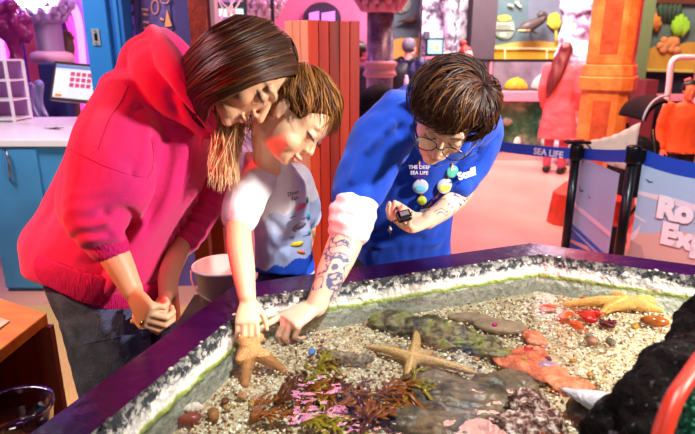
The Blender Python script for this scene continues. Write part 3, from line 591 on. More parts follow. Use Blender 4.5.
# --- central mural wall (behind the display pool)
teal=mat('mural_teal',S(96,120,126),.8,var=.15,vscale=4); bluegrey=mat('mural_bluegrey',S(116,122,140),.8,var=.12,vscale=4); sand=mat('mural_sand',S(226,180,84),.8,var=.15,vscale=5); sand2=mat('mural_sand_deep',S(224,172,40),.8,var=.15,vscale=5)
mu=thing('mural_panel','painted sea mural with a yellow fan coral and a swimming eel, above the display pool','mural',PY(520,60,9.3))
plate('painted_sea',[(490,-30),(572,-30),(570,62),(490,62)],9.32,.06,bluegrey,mu); plate('painted_shallows',[(490,-30),(530,-30),(526,46),(490,46)],9.31,.01,teal,mu)
plate('sand_bank',[(490,46),(505,44),(525,41),(540,40.5),(556,43),(572,45),(572,52),(490,52)],9.29,.02,sand,mu); plate('sand_floor',[(490,50),(572,51),(571,62),(490,61)],9.27,.03,sand2,mu)
plate('rail_line',[(490,46.6),(571,48.4),(571,50),(490,48.4)],9.22,.03,mat('cream_rail',S(246,232,170),.6),mu)
for px in (505,547): plate('rail_post',[(px-.6,49),(px+.8,49),(px+.8,60),(px-.6,60)],9.22,.03,mat('cream_rail',S(246,232,170),.6),mu)
dsc=mat('badge_teal',S(140,156,140),.7); dy=mat('badge_yellow',S(206,196,90),.7); dw=mat('badge_cream',S(196,200,180),.7)
db_=disc('round_emblem',504.5,28,10.5,11.5,9.28,.02,dsc,mu); disc('yellow_dome',504.5,18,7,3.2,9.26,.02,dy,db_)
plate('emblem_band',[(495.5,22.5),(513,22.5),(514,30),(495,30)],9.26,.02,dw,db_); plate('emblem_block',[(500,32.5),(506,32.5),(506,37),(500,37)],9.26,.02,dw,db_)
for i in range(3): plate('emblem_line',[(497,24.3+i*2),(511,24.3+i*2),(511,25.1+i*2),(497,25.1+i*2)],9.25,.01,dsc,db_)
for k,(a_,b_) in enumerate((((508,5),(513,6.3)),((517,4),(521,7)),((515,2.5),(519,2.8)))): M().tube([PY(*a_,9.27),PY(*b_,9.27)],.02,6).build('painted_dash',dw,mu)
cy=mat('mural_yellow',S(206,180,62),.8)
mb=M()
for dx,dyy in ((-8,-12),(-5.5,-15),(-2.5,-16),(.5,-16.5),(3,-14),(-8.5,-7),(4.5,-9)):
    mb.tube([PY(556,29,9.28),PY(556+dx*.5,29+dyy*.35,9.28),PY(556+dx,29+dyy,9.28)],[.035,.035,.02],8)
mb.tube([PY(556,29,9.28),PY(556,45,9.28)],.02,6); mb.build('fan_coral',cy,mu,True)
eel=mat('eel_brown',S(92,76,74),.5,var=.3,vscale=8); et=thing('eel_model','brown model eel with curled tail fixed before the blue-grey mural','fish model',PY(530,28,9.0))
mb=M(); pp,rr=smooth_path([PY(q[0],q[1],9.05) for q in ((516.5,29.5),(522,28.5),(528,26.5),(535,23.5),(541,20.5),(544.5,16.5),(541,14.5),(538,17))],[.02,.07,.09,.08,.06,.05,.05,.03]); mb.tube(pp,rr,10); mb.build('body',eel,et,True)
M().tube([PY(531,28,9.05),PY(535,33,9.05),PY(537,34,9.05)],[.05,.06,.02],8,flat=.4).build('fin',eel,et,True)
M().tube([PY(517.5,30.6,9.0),PY(530,30,9.0)],[.01,.03],6).build('belly',mat('eel_belly',S(220,200,140),.6),et,True)
M().tube([PY(541,14.5,9.05),PY(543,12.5,9.05),PY(544.5,12,9.05)],[.05,.06,.02],8,flat=.4).build('tail_fin',eel,et,True)
M().tube([PY(530,26,9.05),PY(530,26,9.32)],.02,8).build('mount',eel,et)
M().bb((PY(470,50,9.4).x,9.385,0),(PY(580,50,9.4).x,9.5,4.4)).build('wall_mural_back',dark_m)['kind']='structure'
M().bb((PY(385,50,9.48).x,9.48,0),(PY(430,50,9.48).x,9.55,4.4)).build('wall_mural_side',dark_m)['kind']='structure'
M().bb((PY(636,50,8.7).x,8.68,0),(5.95,8.8,4.4)).build('wall_mural_right',dark_m)['kind']='structure'
# --- left mural with fish and text bubble
m2=thing('mural_panel','grey-teal mural panel with text bubble and dark fish, left of the white column','mural',PY(405,50,9.4))
plate('painted_sea',[(392,-30),(426,-30),(424,95),(392,95)],9.42,.05,teal,m2); plate('sand_bank',[(392,40),(402,38),(424,38),(424,60),(392,60)],9.38,.03,sand,m2)
bub=disc('text_bubble',401,3,10,10,9.38,.02,dsc,m2)
for i in range(6): plate('text_line',[(396,-1+i*2.2),(396+random.uniform(8,12),-1+i*2.2),(396+9,-.2+i*2.2),(396,-.2+i*2.2)],9.36,.01,dw,bub)
M().tube([PY(397,22,9.3),PY(404,20.5,9.3),PY(410,20,9.3),PY(416,18.5,9.3)],[.01,.05,.10,.12],8,flat=.5).build('painted_fish',eel,m2,True)
# --- white mottled column with screens
mot=noisemix('mottled_plaster',[(.40,S(40,34,50)),(.47,S(110,104,124)),(.53,S(226,222,238)),(.7,S(240,238,248))],3.2,.6,.5,6)
wc=thing('plaster_column','broad white plaster column with dark flaking patches behind the man in navy','column',(PY(445,50,8.7).x,8.8,0))
bxp('shaft',421,457,-30,8.75,.4,mot,wc); M().limb([PY(451,-20,8.7),PY(449,0,8.7),PY(450,25,8.72),PY(449,45,8.75)],[.16,.14,.10,.06],12).build('relief',mot,wc,True)
mon=thing('wall_screen','small lit screen with green and orange picture on the white plaster column','screen',PY(435,56,8.6))
bxp('bezel',426.5,443.5,38,8.62,.08,blk,mon,py_bot=56,py_ref=46); s1=bxp('display',428,442,40,8.61,.012,mat('screen_cyan',S(120,200,220),.3,emis=1.2),mon,py_bot=53.5,py_ref=46)
disc('green_patch',432,45,2.6,3.2,8.6,.008,mat('screen_green',S(150,220,130),.3,emis=1.0),s1); disc('orange_patch',437,48,2.6,2.8,8.6,.008,mat('screen_orange',S(240,150,90),.3,emis=1.0),s1)
bxp('shelf',426,445,56.5,8.55,.1,mat('pink_plastic',S(200,120,140),.5),mon,py_bot=59,py_ref=46)
tag(bxp('speaker_box',424,430,31,8.6,.12,mat('grey_box',S(74,74,96),.5),py_bot=39,py_ref=35,bevel=.01),'small dark grey box mounted left above the lit screen','speaker')
mb=M(); mb.bb(PY(432,60,8.65)[:],(PY(435,60,8.65).x,8.72,PY(432,71,8.65).z)); mb.bb(PY(429,64,8.65)[:],(PY(438,64,8.65).x,8.7,PY(429,66.5,8.65).z))
tag(mb.build('wall_bracket',blk),'black cross-shaped bracket below the lit screen','bracket')
# --- wrapped rocky column and dark slab
mot2=noisemix('flaked_rock_wall',[(.4,S(44,38,52)),(.48,S(120,108,124)),(.54,S(224,214,224)),(.7,S(200,190,206))],2.6,.7,.7,5)
tag(bxp('stone_slab',457,471,-30,9.18,.15,mot2),'narrow flaking black and white rock panel left of the dark slab','wall panel')
tag(bxp('dark_slab',470,494,-30,8.55,.35,mat('taupe_slab',S(72,60,70),.7,var=.2,vscale=3)),'tall plain dark taupe slab column above the staff member','column')
# --- display pool beneath the mural
dp=thing('display_pool','long waist-high display aquarium with pink rail and green water window','aquarium',(1.9,8.3,0)); tx0=PY(462,150,8.25).x; tx1=PY(592,150,8.25).x
cream=mat('pool_plinth',S(196,150,150),.6); pinkrail=mat('pink_rail',S(226,130,150),.45)
M().bb((tx0,8.25,0),(tx1,8.95,.16)).build('plinth',cream,dp); zr=PY(520,95,8.25).z
M().bb((tx0,8.22,zr-.09),(tx1,8.34,zr+.05)).build('rail',pinkrail,dp,bevel=.01)
wat=noisemix('aquarium_water',[(.3,S(20,90,70)),(.48,S(60,140,110)),(.6,S(160,206,180)),(.72,S(225,240,228))],3.2,.12,.05,6)
M().bb((tx0,8.36,.16),(tx1,8.9,zr-.09)).build('water_body',wat,dp); g_=M().bb((tx0,8.27,.16),(tx1,8.285,zr-.09)).build('glass_front',gm,dp)
M().bb((tx0,8.24,.13),(tx1,8.36,.2)).build('blue_sill',mat('sill_blue',S(40,70,150),.4),dp)
rk=mat('pale_reef',S(210,220,206),.7,var=.4,vscale=10)
for k,(px,py,r) in enumerate(((520,142,.16),(541,141,.16),(507,122,.09),(560,143,.15))): 
    c_=PY(px,py,8.33); tag(pebble('reef_stone',(c_.x,8.345,c_.z),(r,.05,r*.6),rk,'pale reef stone behind the green aquarium window, %s'%('second from left','third from left','furthest left, higher up','furthest right')[k],'rock',seed=k+3))
# upper glass case with domes
M().bb((tx0,8.9,zr),(tx1,8.94,PY(520,61.5,8.9).z)).build('case_back',mat('case_dark',S(160,150,176),.6,var=.55,vscale=3),dp)
zc=PY(520,62,8.3).z
M().bb((tx0,8.3,zr+.05),(tx1,8.312,zc)).build('case_glass',gm,dp); M().bb((tx0,8.28,zc),(tx1,8.34,zc+.04)).build('case_top_bar',blk,dp)
for px in (489,): M().bb((PY(px,80,8.28).x,8.28,zr),(PY(px+2.5,80,8.28).x,8.32,zc)).build('case_post',pinkrail,dp)
dy2=mat('dome_yellow',S(240,206,60),.5); dwh=mat('dome_white',S(240,232,240),.5)
for (px,rx,py,m_,lab) in ((516,11.5,88,dy2,'yellow dome-shaped coral model in the glass case'),(549,17,88,dwh,'white dome-shaped coral model in the glass case')):
    c_=PY(px,py,8.6); r=rx/560*8.6; mb=M(); mb.lathe([(r*math.cos(q),r*math.sin(q)*.95) for q in np.linspace(0,1.55,10)],(c_.x,8.62,c_.z-.02),28); 
    for q in (-.3,.3): mb.tube([V((c_.x+r*1.01*math.sin(q*u),8.62-r*1.0*math.cos(u*1.5) if False else 8.62-r*1.0*math.sin(u*1.57),c_.z-.02+r*.96*math.cos(u*1.57))) for u in np.linspace(.02,1,8)],.012,6)
    tag(mb.build('coral_dome',m_,smooth=True),lab,'coral model')
for (px,py) in ((492,72),(495,66)): pass
# --- pillar of white carved rock behind the woman in the pink coat
cr=noisemix('carved_white_rock',[(.36,S(110,60,110)),(.45,S(196,170,214)),(.55,S(246,240,250)),(.75,S(226,206,236))],3.6,.6,.6,9)
mb=M(); ctr_=PY(579,50,8.0); mb.limb([V((ctr_.x,8.1,0)),V((ctr_.x,8.1,.8)),V((ctr_.x,8.1,1.6)),V((ctr_.x,8.1,3.0)),V((ctr_.x,8.1,4.3))],[.24,.22,.24,.26,.26])
for k in range(10): mb.ell((ctr_.x+random.uniform(-.15,.15),7.95,1.3+k*.13),(.13,.1,.09))
tag(blob(mb,'rock_column',cr,None,.02,1,disp=lambda co:vnoise(co,5,4)*.07+vnoise(co,14,2)*.03),'white and violet carved rock column behind the woman in the long coat','column')
# --- big orange pillar
om=noisemix('orange_stone_paint',[(.3,S(196,104,48)),(.5,S(232,146,76)),(.7,S(244,176,104))],7,.5,.3,40); omr=noisemix('inset_panel_paint',[(.3,S(150,66,36)),(.55,S(196,96,58)),(.75,S(220,130,80))],9,.5,.4,60)
pb=PZ(602,230,0); pcx,pcy=pb.x+.02,pb.y+.30; pil=thing('square_pillar','huge orange stone pillar with inset panels at right of centre','pillar',(pcx,pcy,0))
ang=math.radians(-33)
def octo(h,ch,z0,z1,nm,m_,tp=1.0):
    pts=[(h,-h+ch),(h,h-ch),(h-ch,h),(-h+ch,h),(-h,h-ch),(-h,-h+ch),(-h+ch,-h),(h-ch,-h)]; R=Rz(ang); mb=M()
    lo=[R@V((x,y,0))+V((pcx,pcy,z0)) for x,y in pts]; hi=[R@V((x*tp,y*tp,0))+V((pcx,pcy,z1)) for x,y in pts]; k=8
    mb.add(lo+hi,[tuple(range(7,-1,-1)),tuple(range(8,16))]+[(i,(i+1)%8,8+(i+1)%8,8+i) for i in range(8)]); return mb.build(nm,m_,pil,bevel=.012)
zb_=PY(605,82,5.3).z; za_=PY(608,64,5.3).z
H_=.195
octo(.35,.08,0,.30,'foot',mat('foot_red',S(206,60,34),.5,var=.4,vscale=8,bump=.4),.92); octo(H_,.07,.30,zb_-.02,'lower_shaft',om); octo(H_+.03,.085,zb_-.06,za_-.1,'moulding',om); octo(H_+.015,.075,za_-.1,za_,'moulding_cap',om,.97); octo(H_-.01,.065,za_,4.35,'upper_shaft',om,.96)
R=Rz(ang)
for face in range(4):
    Rf=R@Rz(face*math.pi/2)
    for (z0,z1,h) in ((.38,zb_-.10,H_),(za_+.06,2.05,H_-.012),(2.12,4.2,H_-.016)):
        for (w_,dd_,m_,nm) in ((.21,.006,om,'panel_frame'),(.145,.011,omr,'inset_panel')):
            c_=V((pcx,pcy,(z0+z1)/2))+Rf@V((0,-h-dd_/2+.002,0)); M().box(c_,(w_,dd_,(z1-z0)*(1 if w_>.2 else .9)),ax=Rf).build(nm,m_,pil,bevel=.004)
# --- right mural
m3=thing('mural_panel','yellow-framed coral reef mural at the far right above the girl','mural',PY(675,60,8.6)); fy=mat('frame_yellow',S(214,196,90),.6)
plate('painted_sea',[(648,-30),(740,-30),(740,74),(645,72)],8.62,.05,mat('mural_seagrey',S(100,122,120),.8,var=.2,vscale=4),m3)
plate('sand_bank',[(647,50),(660,45),(675,46),(690,42),(740,44),(740,74),(645,70)],8.60,.02,mat('mural_ochre',S(214,160,62),.8,var=.2,vscale=5),m3)
plate('frame_bottom',[(643,68),(740,71),(740,74),(643,71)],8.56,.05,fy,m3); plate('frame_side',[(652,-5),(655,-5),(647,71),(643,71)],8.56,.05,fy,m3); plate('frame_top',[(650,-2),(740,0),(740,5),(650,3)],8.55,.06,mat('frame_brown',S(96,50,30),.6),m3)
mb=M()
for dx,dyy in ((-5,-15),(-2,-19),(2,-21),(6,-18),(9,-14)): mb.tube([PY(679,35,8.58),PY(679+dx*.7,35+dyy*.5,8.58),PY(679+dx,35+dyy,8.58)],[.07,.07,.03],8)
mb.build('green_coral',mat('coral_green',S(150,206,50),.8),m3,True)
mb=M()
for dx,dyy in ((-3,-12),(1,-15),(5,-11),(7,-6)): mb.tube([PY(654,28,8.58),PY(654+dx,28+dyy,8.58)],[.08,.03],8)
mb.build('orange_coral',mat('coral_orange',S(214,130,50),.8),m3,True)
mb=M()
for k in range(16): p=PY(669+random.uniform(-9,9),45+random.uniform(-5,5),8.57); mb.ell(p,(.06,.03,.05),None,10,6)
mb.build('bead_coral',mat('coral_salmon',S(226,150,96),.8),m3,True)
mb=M()
for k in range(5): mb.tube([PY(661+k*4,22,8.6),PY(660+k*5,-2,8.6)],[.03,.05],6)
mb.build('dark_fronds',mat('frond_dark',S(60,84,70),.8),m3,True)
tag(bxp('green_pilaster',637,648,-30,8.0,.2,mat('moss_green_paint',S(96,110,70),.7)),'dull green pilaster between the orange pillar and right mural','pilaster')
tag(bxp('long_bench',632,740,96,8.0,.5,pinkrail,py_bot=101),'pink-red long ledge behind the girl at right','ledge')
tag(bxp('dark_cabinet',650,662,80,7.6,.4,mat('maroon_cabinet',S(110,34,44),.5)),'maroon cabinet left of the girl','cabinet')
mb=M(); pp,_=smooth_path([PY(669,86,6.9),PY(671,66,6.9),PY(674,60,6.9),PY(680,57.5,6.9),PY(700,57.5,6.9)],[1]*5,5); pp=[V((pp[0].x,pp[0].y,0))]+pp+[V((pp[-1].x,pp[-1].y,0))]; mb.tube(pp,.035,10)
tag(mb.build('hoop_rail',mat('rail_pinkwhite',S(236,186,190),.35),smooth=True),'pale bent hoop rail behind the girl','rail')
# --- left of centre: pink arch wall, capitals, bars
pinkw=mat('magenta_plaster',S(226,110,150),.7,var=.2,vscale=3)
aw=thing('arched_wall','pink wall with dark arched window behind the wooden pillar','wall',PY(320,40,8.2))
plate('wall_panel',[(240,-40),(368,-40),(368,100),(240,100)],8.3,.1,pinkw,aw)
arc=[(303+0,28)]+[(322-19*math.cos(q),18-16*math.sin(q)) for q in np.linspace(0,math.pi,16)]+[(341,28)]
plate('arch_frame',arc,8.2,.1,mat('arch_dark',S(40,20,52),.6),aw); pg=mat('arch_pane_violet',S(206,130,220),.4,emis=.5)
for (a_,b_) in ((309,319),(321.5,335)): plate('arch_pane',[(a_,13),(b_,11),(b_,27),(a_,27)],8.17,.03,pg,aw)
cap=mat('capital_plaster',S(236,200,226),.6,var=.2,vscale=6)
def capital(px,py0,py1,Y,rw,lab,m_,shaft=None,z1=4.3,ring=None):
    c_=PY(px,py0,Y); z0=PY(px,py1,Y).z; zt=c_.z; t=thing('column',lab,'column',(c_.x,Y,0)); h=zt-z0
    M().lathe([(rw*.62,z0),(rw*.7,z0+.03),(rw*.66,z0+.06),(rw*.8,z0+h*.5),(rw*1.1,z0+h*.9),(rw*1.2,zt),(rw*1.2,zt+.06)],(c_.x,Y,0),24).build('capital_core',m_,t,True)
    mb=M()
    for r_i,(zz,rr_) in enumerate(((z0+h*.3,.74),(z0+h*.58,.92),(z0+h*.85,1.12))):
        for k in range(12):
            q=2*math.pi*(k+.5*(r_i%2))/12; a=V((c_.x+rw*rr_*math.cos(q),Y+rw*rr_*math.sin(q),zz)); o_=V((math.cos(q),math.sin(q),0)); mb.tube([a-V((0,0,h*.18)),a+o_*.015+V((0,0,h*.02)),a+o_*rw*.22+V((0,0,h*.1)),a+o_*rw*.26+V((0,0,h*.02))],[rw*.15,rw*.17,rw*.12,rw*.06],7)
    mb.build('acanthus_leaves',m_,t,True)
    M().lathe([(rw*.6,0),(rw*.6,z0)],(c_.x,Y,0),24).build('shaft',shaft or m_,t,True)
    if z1>zt: M().lathe([(rw*1.2,zt+.06),(rw*1.2,z1)],(c_.x,Y,0),24).build('block',m_,t)
    return t,c_
t_,c_=capital(262,-2,20,6.6,.20,'pale pink column with carved capital just above the woman\'s head',cap,mat('shaft_pink',S(214,150,190),.5))
marb=noisemix('violet_marble',[(.35,S(84,62,90)),(.5,S(132,104,132)),(.65,S(176,150,176))],6,.25,.1,20)
t_,c_=capital(381,-8,13,5.2,.20,'grey-violet marble column with pink ring and carved capital, left of the man in navy',mat('capital_pink',S(240,160,190),.6),marb)
zr1=PY(378,62,5.2).z; zr2=PY(378,76,5.2).z; xc=PY(379,70,5.2).x
M().lathe([(.125,zr2-.01),(.155,zr2+.01),(.14,zr2+.04),(.13,(zr1+zr2)/2),(.15,zr1-.03),(.16,zr1-.01),(.125,zr1+.01)],(c_.x,5.2,0),28).build('ring',mat('ring_pink',S(236,170,186),.5),t_,True)
for px,lab in ((247.5,'black upright bar left of the pale carved capital'),(274,'black upright bar right of the pale carved capital')): tag(bxp('upright_bar',px-1.6,px+1.6,-30,5.6,.04,blk),lab,'bar')
gw=thing('shop_window','lit cabinet of odd white shapes glimpsed behind the woman\'s hair','cabinet',(PY(228,10,6.4).x,6.5,0))
bxp('back_panel',208,246,-30,6.9,.06,mat('lilac_panel',S(220,170,220),.6),gw); bxp('dark_awning',221,246,2,6.4,.3,blk,gw,py_bot=8); bxp('lit_strip',222,244,9,6.45,.1,mat('aqua_glow',S(190,240,235),.4,emis=1.5),gw,py_bot=16)
mb=M()
for k in range(9): a=PY(random.uniform(212,240),22,6.35); mb.tube([V((a.x,a.y,a.z-.1)),a+V((random.uniform(-.1,.1),0,.12)),a+V((random.uniform(-.15,.15),0,.22))],[.015,.012,.006],6)
mb.bb((PY(208,24,6.35).x,6.25,0),(PY(246,24,6.35).x,6.8,PY(226,24,6.35).z)); mb.build('white_twigs',mat('twig_cream',S(230,214,190),.6),gw,True)
# --- purple room behind the till
mag=mat('magenta_wall',S(96,34,140),.7,var=.35,vscale=1.6)
M().bb((-4.8,7.4,0),(PY(210,50,7.4).x,7.5,4.4)).build('wall_purple_room',mag)['kind']='structure'
nm=[mat('tube_lilac',S(206,150,250),.4,emis=1.6),mat('tube_pink',S(255,70,180),.4,emis=1.5),mat('tube_violet',S(150,90,240),.4,emis=1.2)]
arcs=[(0,[(46,-26),(62,-12),(74,8),(80,30),(83,60)],'lilac arched light tube nearest the bright column',1),(1,[(40,-20),(58,-2),(68,18),(74,38),(77,62)],'hot pink arched light tube inside the lilac one',1),(2,[(52,-30),(72,-10),(84,12),(88,34),(90,60)],'violet arched light tube nearest the blue door frame',0),
(0,[(36,-20),(14,0),(5,20),(1,45)],'lilac arched light tube at the left edge of the view',0),(1,[(36,-14),(20,2),(12,18),(8,40)],'hot pink arched light tube left of the bright column',0),(2,[(30,-26),(6,-4),(-3,16),(-8,44)],'violet arched light tube cut by the left edge',0)]
for mi,pts,lab,_ in arcs:
    pp,_r=smooth_path([PY(x,y,7.0) for x,y in pts],[1]*len(pts),6); pp=pp+[V((pp[-1].x,pp[-1].y,0))]
    tag(M().tube(pp,.045,10).build('arched_light_tube',nm[mi],smooth=True),lab,'light tube')
t_,c_=capital(44,0,24,6.2,.22,'column with glowing white top in the purple room',mat('capital_lilac',S(190,160,214),.5),mat('shaft_greyviolet',S(150,120,160),.35),z1=2.6)
zz=PY(42,58,6.2); M().lathe([(.20,zz.z-.06),(.22,zz.z),(.20,zz.z+.05),(.14,zz.z+.07)],(c_.x,6.2,0),24).build('base_ring',mat('ring_rose',S(226,180,196),.5),t_,True)
M().ell((c_.x,6.05,PY(44,2,6.2).z+.02),(.2,.2,.11)).build('lamp',mat('lamp_glow',S(255,245,255),.4,emis=14),t_,True)
tag(bxp('salmon_pilaster',27,38,-20,6.5,.15,mat('salmon_pilaster',S(236,110,130),.6)),'salmon pink pilaster left of the glowing column','pilaster')
mb=M(); a=PY(15,50,5.5); mb.lathe([(.10,0),(.07,.3),(.06,PY(15,45,5.5).z),(.13,PY(15,33,5.5).z),(.16,PY(15,28,5.5).z),(.08,PY(15,22,5.5).z),(.12,PY(15,15,5.5).z)],(a.x,5.5,0),18); 
for k in range(14): q=k*.9; mb.ell((a.x+.13*math.cos(q),5.5+.13*math.sin(q),PY(15,36,5.5).z+.02*k),(.06,.05,.07),None,10,7)
tag(blob(mb,'ornate_pedestal',mat('magenta_gloss',S(130,20,100),.3),None,.015,1,disp=lambda co:vnoise(co,14,2)*.015),'ornate magenta pedestal lamp in the purple room at far left','pedestal')
mb=M(); a=PY(69,58,6.7); mb.ell(a+V((0,0,.13)),(.08,.07,.15)); 
for k in range(6): q=-.9+k*.38; mb.tube([a+V((0,0,.12)),a+V((math.sin(q)*.12-.01,-.02,.16+math.cos(q)*.15))],[.03,.024],8)
mb.lathe([(.09,0),(.06,.1),(.05,a.z-.2),(.08,a.z-.05)],(a.x,a.y,0),16)
tag(blob(mb,'shell_ornament',mat('olive_gold',S(110,90,70),.5,var=.4,vscale=20),None,.012,2),'olive scalloped ornament above the till screen','ornament')
tag(bxp('navy_booth',36,62,63,5.85,.15,mat('navy_panel',S(30,34,96),.6),bevel=.02),'navy blue high-backed booth seat behind the counter','seat')
lvc=mat('chair_lavender',S(150,150,200),.35,.3)
for k,(px,lab) in enumerate(((29,'lavender metal chair back behind the counter, left one'),(38,'lavender metal chair back behind the counter, right one'))):
    Yk=(4.85,5.35)[k]
    t=thing('metal_chair',lab,'chair',(PY(px+4,100,Yk).x,Yk+.1,0)); a=PY(px,89-3*k,Yk); b=PY(px+9,119,Yk); pp,_r=smooth_path([V((a.x-.02,Yk,b.z-.05)),V((a.x-.03,Yk,a.z-.03)),a+V((.03,0,.02)),V((b.x-.05,Yk+.02,(a.z+b.z)/2)),b],[1]*5,5)
    M().tube(pp,.028,8).build('backrest_frame',lvc,t,True); M().bb((a.x-.02,Yk-.02,.42),(a.x+.42,Yk+.4,.47)).build('seat',lvc,t)
    for q in ((0,Yk),(.36,Yk),(0,Yk+.36),(.36,Yk+.36)): M().tube([V((a.x+q[0],q[1],.43)),V((a.x+q[0],q[1],0))],.014,6).build('leg',lvc,t)
    M().tube([V((a.x-.03,Yk,b.z-.05)),V((a.x,Yk,.44))],.02,8).build('post',lvc,t,True); M().tube([b,V((a.x+.36,Yk+.02,.44))],.02,8).build('post',lvc,t,True)
ds=thing('display_shelf','small white wire-framed display shelf standing on the worktop at the left edge','shelf',(-2.72,4.45,1.03))
a=PY(15,60,4.5); x1_=a.x; x0_=x1_-.34; zt=a.z
for (x,y) in ((x0_,4.36),(x1_,4.36),(x0_,4.6),(x1_,4.6)): M().bb((x-.009,y-.009,1.03),(x+.009,y+.009,zt)).build('upright',white,ds)
for z in (1.05,1.05+(zt-1.05)*.33,1.05+(zt-1.05)*.66,zt): M().bb((x0_,4.36,z-.006),(x1_,4.6,z+.006)).build('shelf_board',white,ds)
M().bb((x0_,4.6,1.05),(x1_,4.605,zt)).build('back_pane',mat('pane_lilac',S(190,130,200),.3),ds)
yb=mat('yellow_toy',S(240,190,40),.5); tag(M().ell((x0_+.12,4.45,1.09),(.05,.04,.04)).build('soft_toy',yb,smooth=True),'yellow toy lump on the bottom of the white display shelf','toy')
# --- barrier posts, belts, banners
bkm=mat('post_black',S(20,19,22),.3,.4); belt=mat('belt_blue',S(18,70,190),.5); wht=mat('lettering_white',S(245,245,250),.5,emis=.0)
def post(px,py,Y,lab,r=.03):
    c_=PY(px,py,Y); t=thing('barrier_post',lab,'barrier post',(c_.x,Y,0)); z=c_.z; x=c_.x
    M().lathe([(.17,0),(.17,.012),(.10,.03),(r,.04),(r,.06)],(x,Y,0),32).build('base',bkm,t,True); M().lathe([(r,.05),(r,z-.09)],(x,Y,0),20).build('pole',bkm,t,True)
    M().lathe([(r*1.35,z-.10),(r*1.45,z-.09),(r*1.45,z-.01),(r*1.3,z),(r*.7,z+.005)],(x,Y,0),20).build('belt_head',bkm,t,True)
    M().bb((x+r*1.2,Y-.025,z-.085),(x+r*2.1,Y+.025,z-.02)).build('belt_clip',bkm,t); return V((x,Y,z))
pB=post(634.5,146,3.2,'black barrier post between the two sea-print banners'); pA=post(577,145,3.75,'black barrier post in front of the orange pillar, left of the other')
dev=thing('clip_holder','small black clip holder sitting on top of the left barrier post','holder',pA+V((0,0,.005))); M().box(pA+V((0,0,.02)),(.16,.08,.02)).build('tray',bkm,dev,bevel=.005); M().box(pA+V((-.02,-.01,.035)),(.10,.05,.012),.3).build('clip',mat('clip_red',S(150,40,50),.4),dev); M().tube([pA+V((.05,0,.02)),pA+V((.10,0,-.03))],.006,6).build('cord',bkm,dev)
def beltseg(a,b,h,lab,sag=.02):
    mb=M(); k=14; vs=[];fs=[]
    for i in range(k+1):
        u=i/k; p=a.lerp(b,u); s_=-sag*4*u*(1-u); d=(b-a).normalized(); nn=V((d.y,-d.x,0))*.0015
        vs+=[p+V((0,0,s_))+nn,p+V((0,0,s_-h))+nn,p+V((0,0,s_-h))-nn,p+V((0,0,s_))-nn]
    for i in range(k):
        for j in range(4): fs.append((i*4+j,i*4+(j+1)%4,(i+1)*4+(j+1)%4,(i+1)*4+j))
    fs+=[(3,2,1,0),(k*4,k*4+1,k*4+2,k*4+3)]; mb.add(vs,fs); t=thing('barrier_belt',lab,'belt',(a+b)/2); mb.build('webbing',belt,t); return t
farL=PY(440,141,4.6); a_=pA+V((-.04,0,-.02)); bL=beltseg(V((farL.x,4.6,a_.z)),a_,.075,'blue branded barrier belt running left from the left barrier post')
def belttext(a,b,u,t,s='SEA LIFE',sz=.062,dz=-.056):
    d=(b-a).normalized(); p=a.lerp(b,u)+V((0,0,dz)); text('lettering',s,sz,p+V((d.y,-d.x,0))*.004,d,(0,0,1),wht,t,.0008,.0015)
belttext(V((farL.x,4.6,a_.z)),a_,.86,bL); belttext(V((farL.x,4.6,a_.z)),a_,.38,bL)
bM=beltseg(pA+V((.045,0,-.02)),pB+V((-.045,0,-.02)),.075,'short blue barrier belt between the two black posts',.006)
pr=PY(760,166,2.75); bR=beltseg(pB+V((.06,0,-.02)),V((pr.x,2.75,pB.z-.02)),.085,'blue barrier belt running right above the large banner',.035)
def banner(a,b,ztop,zbot,lab,nm='printed_banner'):
    t=thing(nm,lab,'banner',((a.x+b.x)/2,(a.y+b.y)/2,zbot)); d=(b-a); d.z=0; L_=d.length; d.normalize(); nrm=V((d.y,-d.x,0))
    def at(u,v,o=0): return V((a.x+d.x*L_*u,a.y+d.y*L_*u,zbot+(ztop-zbot)*v))+nrm*o
    def pl(n_,pts,o,m_): M().prism([at(u,v,o) for u,v in pts],-nrm*.0012).build(n_,m_,t)
    return t,at,pl,d,nrm
sky_b=mat('print_sky',S(176,208,238),.55,var=.08,vscale=3); cloudm=mat('print_cloud',S(238,226,236),.55); sandm=mat('print_sand',S(222,186,172),.55); navy_p=mat('print_blue',S(24,100,196),.55); dune=mat('print_dune',S(196,160,156),.55); dk=mat('print_ink',S(40,50,80),.55)
t,at,pl,d,nr=banner(pA+V((.05,.05,0)),pB+V((-.04,.05,0)),pA.z-.09,.18,'narrow pale blue banner with gulls and blue sea between the posts')
pl('sheet',[(0,0),(1,0),(1,1),(0,1)],0,sky_b); pl('cloud_streak',[(0,.48),(1,.42),(1,.46),(0,.52)],.002,cloudm); pl('sea_band',[(0,.0),(1,.0),(1,.16),(.5,.20),(0,.24)],.002,navy_p); pl('sand_band',[(0,.10),(.6,.16),(1,.06),(1,.11),(.5,.19),(0,.13)],.004,sandm); pl('sea_stripe',[(0,.26),(1,.2),(1,.235),(0,.3)],.003,navy_p)
def gull(pl,u,v,s): pl('gull',[(u-s,v+s*.5),(u-s*.3,v+s*.25),(u,v),(u+s*.4,v+s*.2),(u+s,v+s*.1),(u+s*.3,v-s*.05),(u,v-s*.2),(u-s*.4,v+s*.05)],.004,dk)
gull(pl,.15,.68,.08); gull(pl,.4,.66,.04)
q0=pB+V((.06,-.0,0)); q1=V((pr.x,2.75,0)); t,at,pl,d,nr=banner(q0+nr*0,q1,pB.z-.10,.22,'large pale blue rockpool banner with white capital lettering at the right edge')
pl('sheet',[(0,0),(1,0),(1,1),(0,1)],0,sky_b); pl('cloud_streak',[(0,.74),(1,.66),(1,.70),(.4,.76),(0,.77)],.002,cloudm); pl('cloud_streak',[(0,.55),(.12,.52),(.12,.53),(0,.57)],.002,cloudm)
